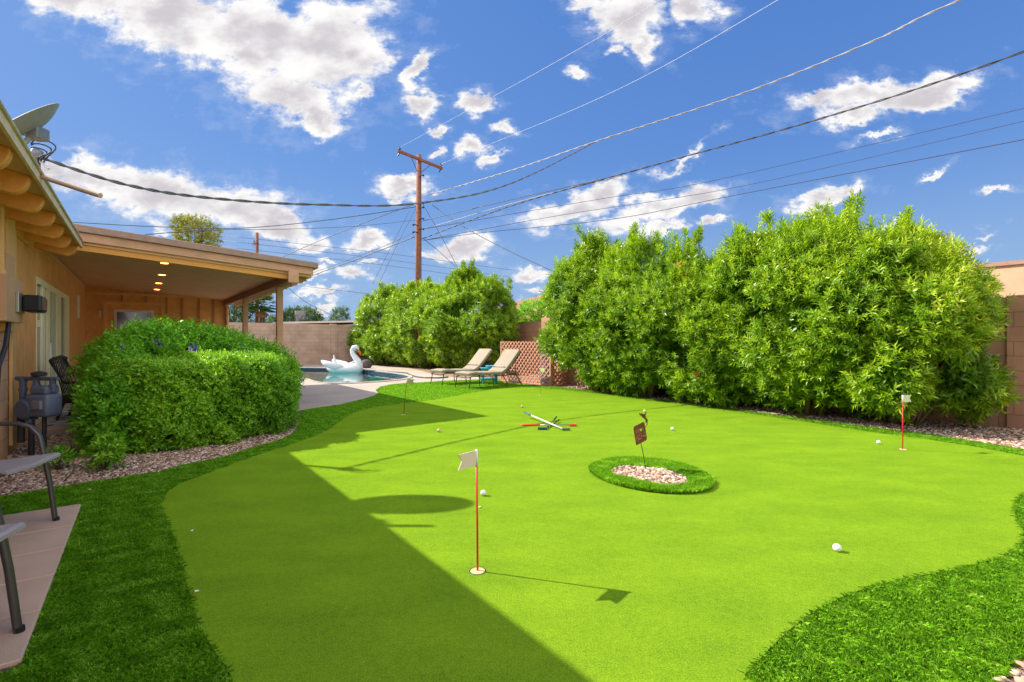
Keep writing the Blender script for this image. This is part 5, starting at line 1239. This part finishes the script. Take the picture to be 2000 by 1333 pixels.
# ---- purple flowered bush behind it
np.random.seed(22)
fe = [((.22,8.50,.72),(.80,.70,.66)),((-.12,8.25,.62),(.38,.6,.55)),((.9,8.75,.72),(.70,.55,.56)),((1.50,8.75,.58),(.5,.5,.52)),((-.16,7.35,.50),(.30,.55,.50)),((.15,8.0,.88),(.48,.55,.46)),((.60,8.3,.88),(.6,.5,.46)),((-.26,6.95,.38),(.24,.38,.38))]
Pf, Nf = ell_points(fe, 6800, .75, 1.1); zt = np.clip(Pf[:,2]/1.6,0,1)
Pfw, Nfw = ab2w(Pf), ab2w(Nf)
st = [(W(.1+random.uniform(-.7,.9),8.3+random.uniform(-.5,.3),-.01), W(.1+random.uniform(-1,1.3),8.3+random.uniform(-.7,.4),.9), .016) for _ in range(14)]+[(W(-.35+random.uniform(-.15,.15),7.0+random.uniform(-.2,.3),-.01), W(-.4+random.uniform(-.2,.2),7.1+random.uniform(-.3,.3),.6), .012) for _ in range(8)]
fb = bush('flowering_bush', 'loose bright green bush with purple flowers behind the clipped hedge', 'bush', Pfw, Nfw, M_flo, .060, .027, 9, np.full(len(Pf),.15), st, M_twig, tuple(W(.2,8.3,0)), ang=1.0, up=.55, jit=.5, toff=.18*zt)
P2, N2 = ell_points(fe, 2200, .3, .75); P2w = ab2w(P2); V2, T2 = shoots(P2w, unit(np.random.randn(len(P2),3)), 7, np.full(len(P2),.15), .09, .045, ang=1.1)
o = np_mesh('inner_leaves', V2-np.array(W(.2,8.3,0)), 4, M_flo, None, tint=T2*.35); o.parent = [c for c in fb.children if c.name.startswith('crown')][0]  # darkened leaf tint stands in for shade inside the bush
rs = np.random.RandomState(5)
for i, (px,py,Y_) in enumerate(((307,672,6.4),(376,680,6.35),(465,673,7.6),(480,684,7.4),(403,636,7.9),(241,680,5.9),(385,640,7.6),(512,705,7.5),(256,712,5.8),(527,718,7.4))):
    c = np.array(D(px,py,Y_-.35)); vs = []; cl = .042 if i in (0,1,2,4) else .026
    for k in range(18):
        d = rs.randn(3); d /= np.linalg.norm(d); n_k = np.cross(d, rs.randn(3)); n_k /= np.linalg.norm(n_k); vs.append(leaves((c+d*cl*.5)[None], d[None], n_k[None], np.array([cl*.8]), np.array([cl*.7])))
    o = np_mesh('blossom', np.concatenate(vs)-np.array(W(.2,8.3,0)), 4, fl_pur); o.parent = fb
def simple_bush(name, label, cat, c, r, n, L, wd, mt, nl=7, Ls=.12, up=.8, sm=M_twig, trng=(0,1), group=None, hs=1.0, seed=1, lift=.0, trunk=None):
    np.random.seed(seed); ee = [((c[0],c[1],c[2]),(r[0],r[1],r[2]))]; rs = np.random.RandomState(seed)
    for k in range(8): th = rs.rand()*6.28; rr_ = rs.uniform(.4,.9); ss_ = rs.uniform(.28,.5); ee.append(((c[0]+cos(th)*r[0]*rr_, c[1]+sin(th)*r[1]*rr_, c[2]+rs.uniform(-.4,.75)*r[2]), (r[0]*ss_,r[1]*ss_,r[2]*ss_)))
    P, N = ell_points(ee, n, .45, 1.12)
    base = (c[0],c[1],lift)
    stems = [(Vector((c[0]+rs.uniform(-.1,.1)*r[0], c[1]+rs.uniform(-.1,.1)*r[1], lift-.01)), Vector((c[0]+rs.uniform(-.6,.6)*r[0], c[1]+rs.uniform(-.6,.6)*r[1], c[2]+.3*r[2])), trunk or .008) for _ in range(6)]
    return bush(name, label, cat, P, N, mt, L, wd, nl, np.full(len(P),Ls), stems, sm, base, up=up, trng=trng, group=group)
g_ = G(186,925); simple_bush('small_shrub', 'small low green shrub at the left foot of the hedge', 'shrub', (g_.x,g_.y+.1,.14), (.12,.12,.13), 150, .05,.02, M_hed, Ls=.05, seed=31)
g_ = G(118,918); simple_bush('weed', 'small leafy weed growing in the gravel beside the patio chair', 'weed', (g_.x,g_.y,.08), (.09,.09,.10), 50, .06,.016, M_flo, Ls=.05, up=1.4, seed=32, nl=5)
tw = rootless('twig', 'bare curved twig with a pink bud in the gravel', 'twig'); q0, q1 = G(122,943,0), G(150,905,.0); q1 = D(148,905,q0.y-.0)
m = MB(); m.tube([q0, q0.lerp(q1,.5)+Vector((.03,0,.0)), q1], .006, 6); m.build('stem', M_twig, tw); m = MB(); m.ball(q1, .014, 8); m.build('bud', mat('pink_bud',(.6,.25,.2),.7), tw)
# tiny plants at the foot of the right hedge
for i,(px,py) in enumerate(((1322,775),(1900,838))):
    g_ = G(px,py); simple_bush('seedling', ('small seedling in the gravel below the middle of the oleander hedge','small seedling in the gravel near the right end of the hedge')[i], 'seedling', (g_.x,g_.y,.10), (.11,.11,.10), 60, .07,.02, M_ole, up=1.2, seed=40+i, nl=6)

# ---- background trees
def tree(label, c, r, n, L, wd, mt, trunk_r, seed, trng=(0,1), cat='tree', name='tree'):
    simple_bush(name, label, cat, c, r, n, L, wd, mt, nl=7, Ls=L*1.6, up=.4, seed=seed, trng=trng, trunk=trunk_r)
M_tre = leaf_mat('tree_leaf', [(0,(0.10,0.14,0.02)),(0.5,(0.28,0.32,0.03)),(1,(0.50,0.42,0.06))], rough=.6, transl=.25)
M_grn = leaf_mat('far_leaf', [(0,(0.035,0.075,0.02)),(0.5,(0.07,0.15,0.03)),(1,(0.16,0.24,0.05))], rough=.6, transl=.25)
c = D(387,462,40); tree('olive yellow tree crown showing above the patio roof', tuple(c), (1.55,1.3,1.35), 850, .22,.07, M_tre, .10, 51)
c = D(452,612,42); tree('grey green tree behind the patio posts', tuple(c), (1.6,1.4,1.6), 900, .22,.09, M_grn, .10, 52)
c = D(588,628,44); tree('rounded dark green tree above the far wall', tuple(c), (1.6,1.4,.95), 900, .26,.07, M_grn, .08, 53)
c = D(535,640,46); tree('low green treetop just over the far wall beside the post', tuple(c), (1.1,1,.8), 400, .2,.08, M_grn, .08, 54)
c = D(1046,614,24.5); tree('lime green bush above the wall before the tiled roof', tuple(c), (.75,.7,.65), 600, .14,.05, M_flo, .04, 55, trng=(.3,1))
c = D(662,622,47); tree('small green treetop beside the roof cooler', tuple(c), (.7,.7,.8), 250, .2,.07, M_grn, .05, 56)
# fan palm
pc3 = D(512,597,43); pal = thing('palm_tree', 'fan palm with a skirt of dead fronds beyond the far wall', 'palm tree', (pc3.x,pc3.y,0))
m = MB(); m.tube([(0,0,-.02),(0,0,pc3.z)], [.28,.20], 10); o = m.build('trunk', M_twig, None, smooth=True); o.parent = pal
rs = np.random.RandomState(9); vg = []; vd = []
for k in range(64):
    th = rs.rand()*2*pi; el_ = rs.uniform(-.5,1.25) if k < 40 else rs.uniform(-1.5,-1.0); dead = k >= 40
    d = np.array([cos(th)*cos(el_), sin(th)*cos(el_), sin(el_)]); c0 = np.array([0,0,pc3.z-(.25 if dead else 0)]); e0 = c0+d*(.7 if not dead else .3)
    sd = np.cross(d,[0,0,1.0]); sd /= np.linalg.norm(sd)+1e-9
    for j in range(13):
        a_ = (j-6)/6*1.25; dd = d*cos(a_)+sd*sin(a_)-np.array([0,0,.25]); dd /= np.linalg.norm(dd); nn_ = np.cross(dd, sd); nn_ /= np.linalg.norm(nn_)+1e-9
        (vd if dead else vg).append(leaves(e0[None], dd[None], nn_[None], np.array([.80 if not dead else .6]), np.array([.13])))
    (vd if dead else vg).append(leaves(c0[None], d[None], np.cross(d,sd)[None], np.array([.75]), np.array([.06])))
for nm_, vv, mt_ in (('fronds', vg, M_grn), ('dead_fronds', vd, mat('dead_frond',(.42,.26,.09),.9,var=.2))):
    V = np.concatenate(vv); o = np_mesh(nm_, V, 4, mt_, None, tint=np.random.rand(len(V))); o.parent = pal
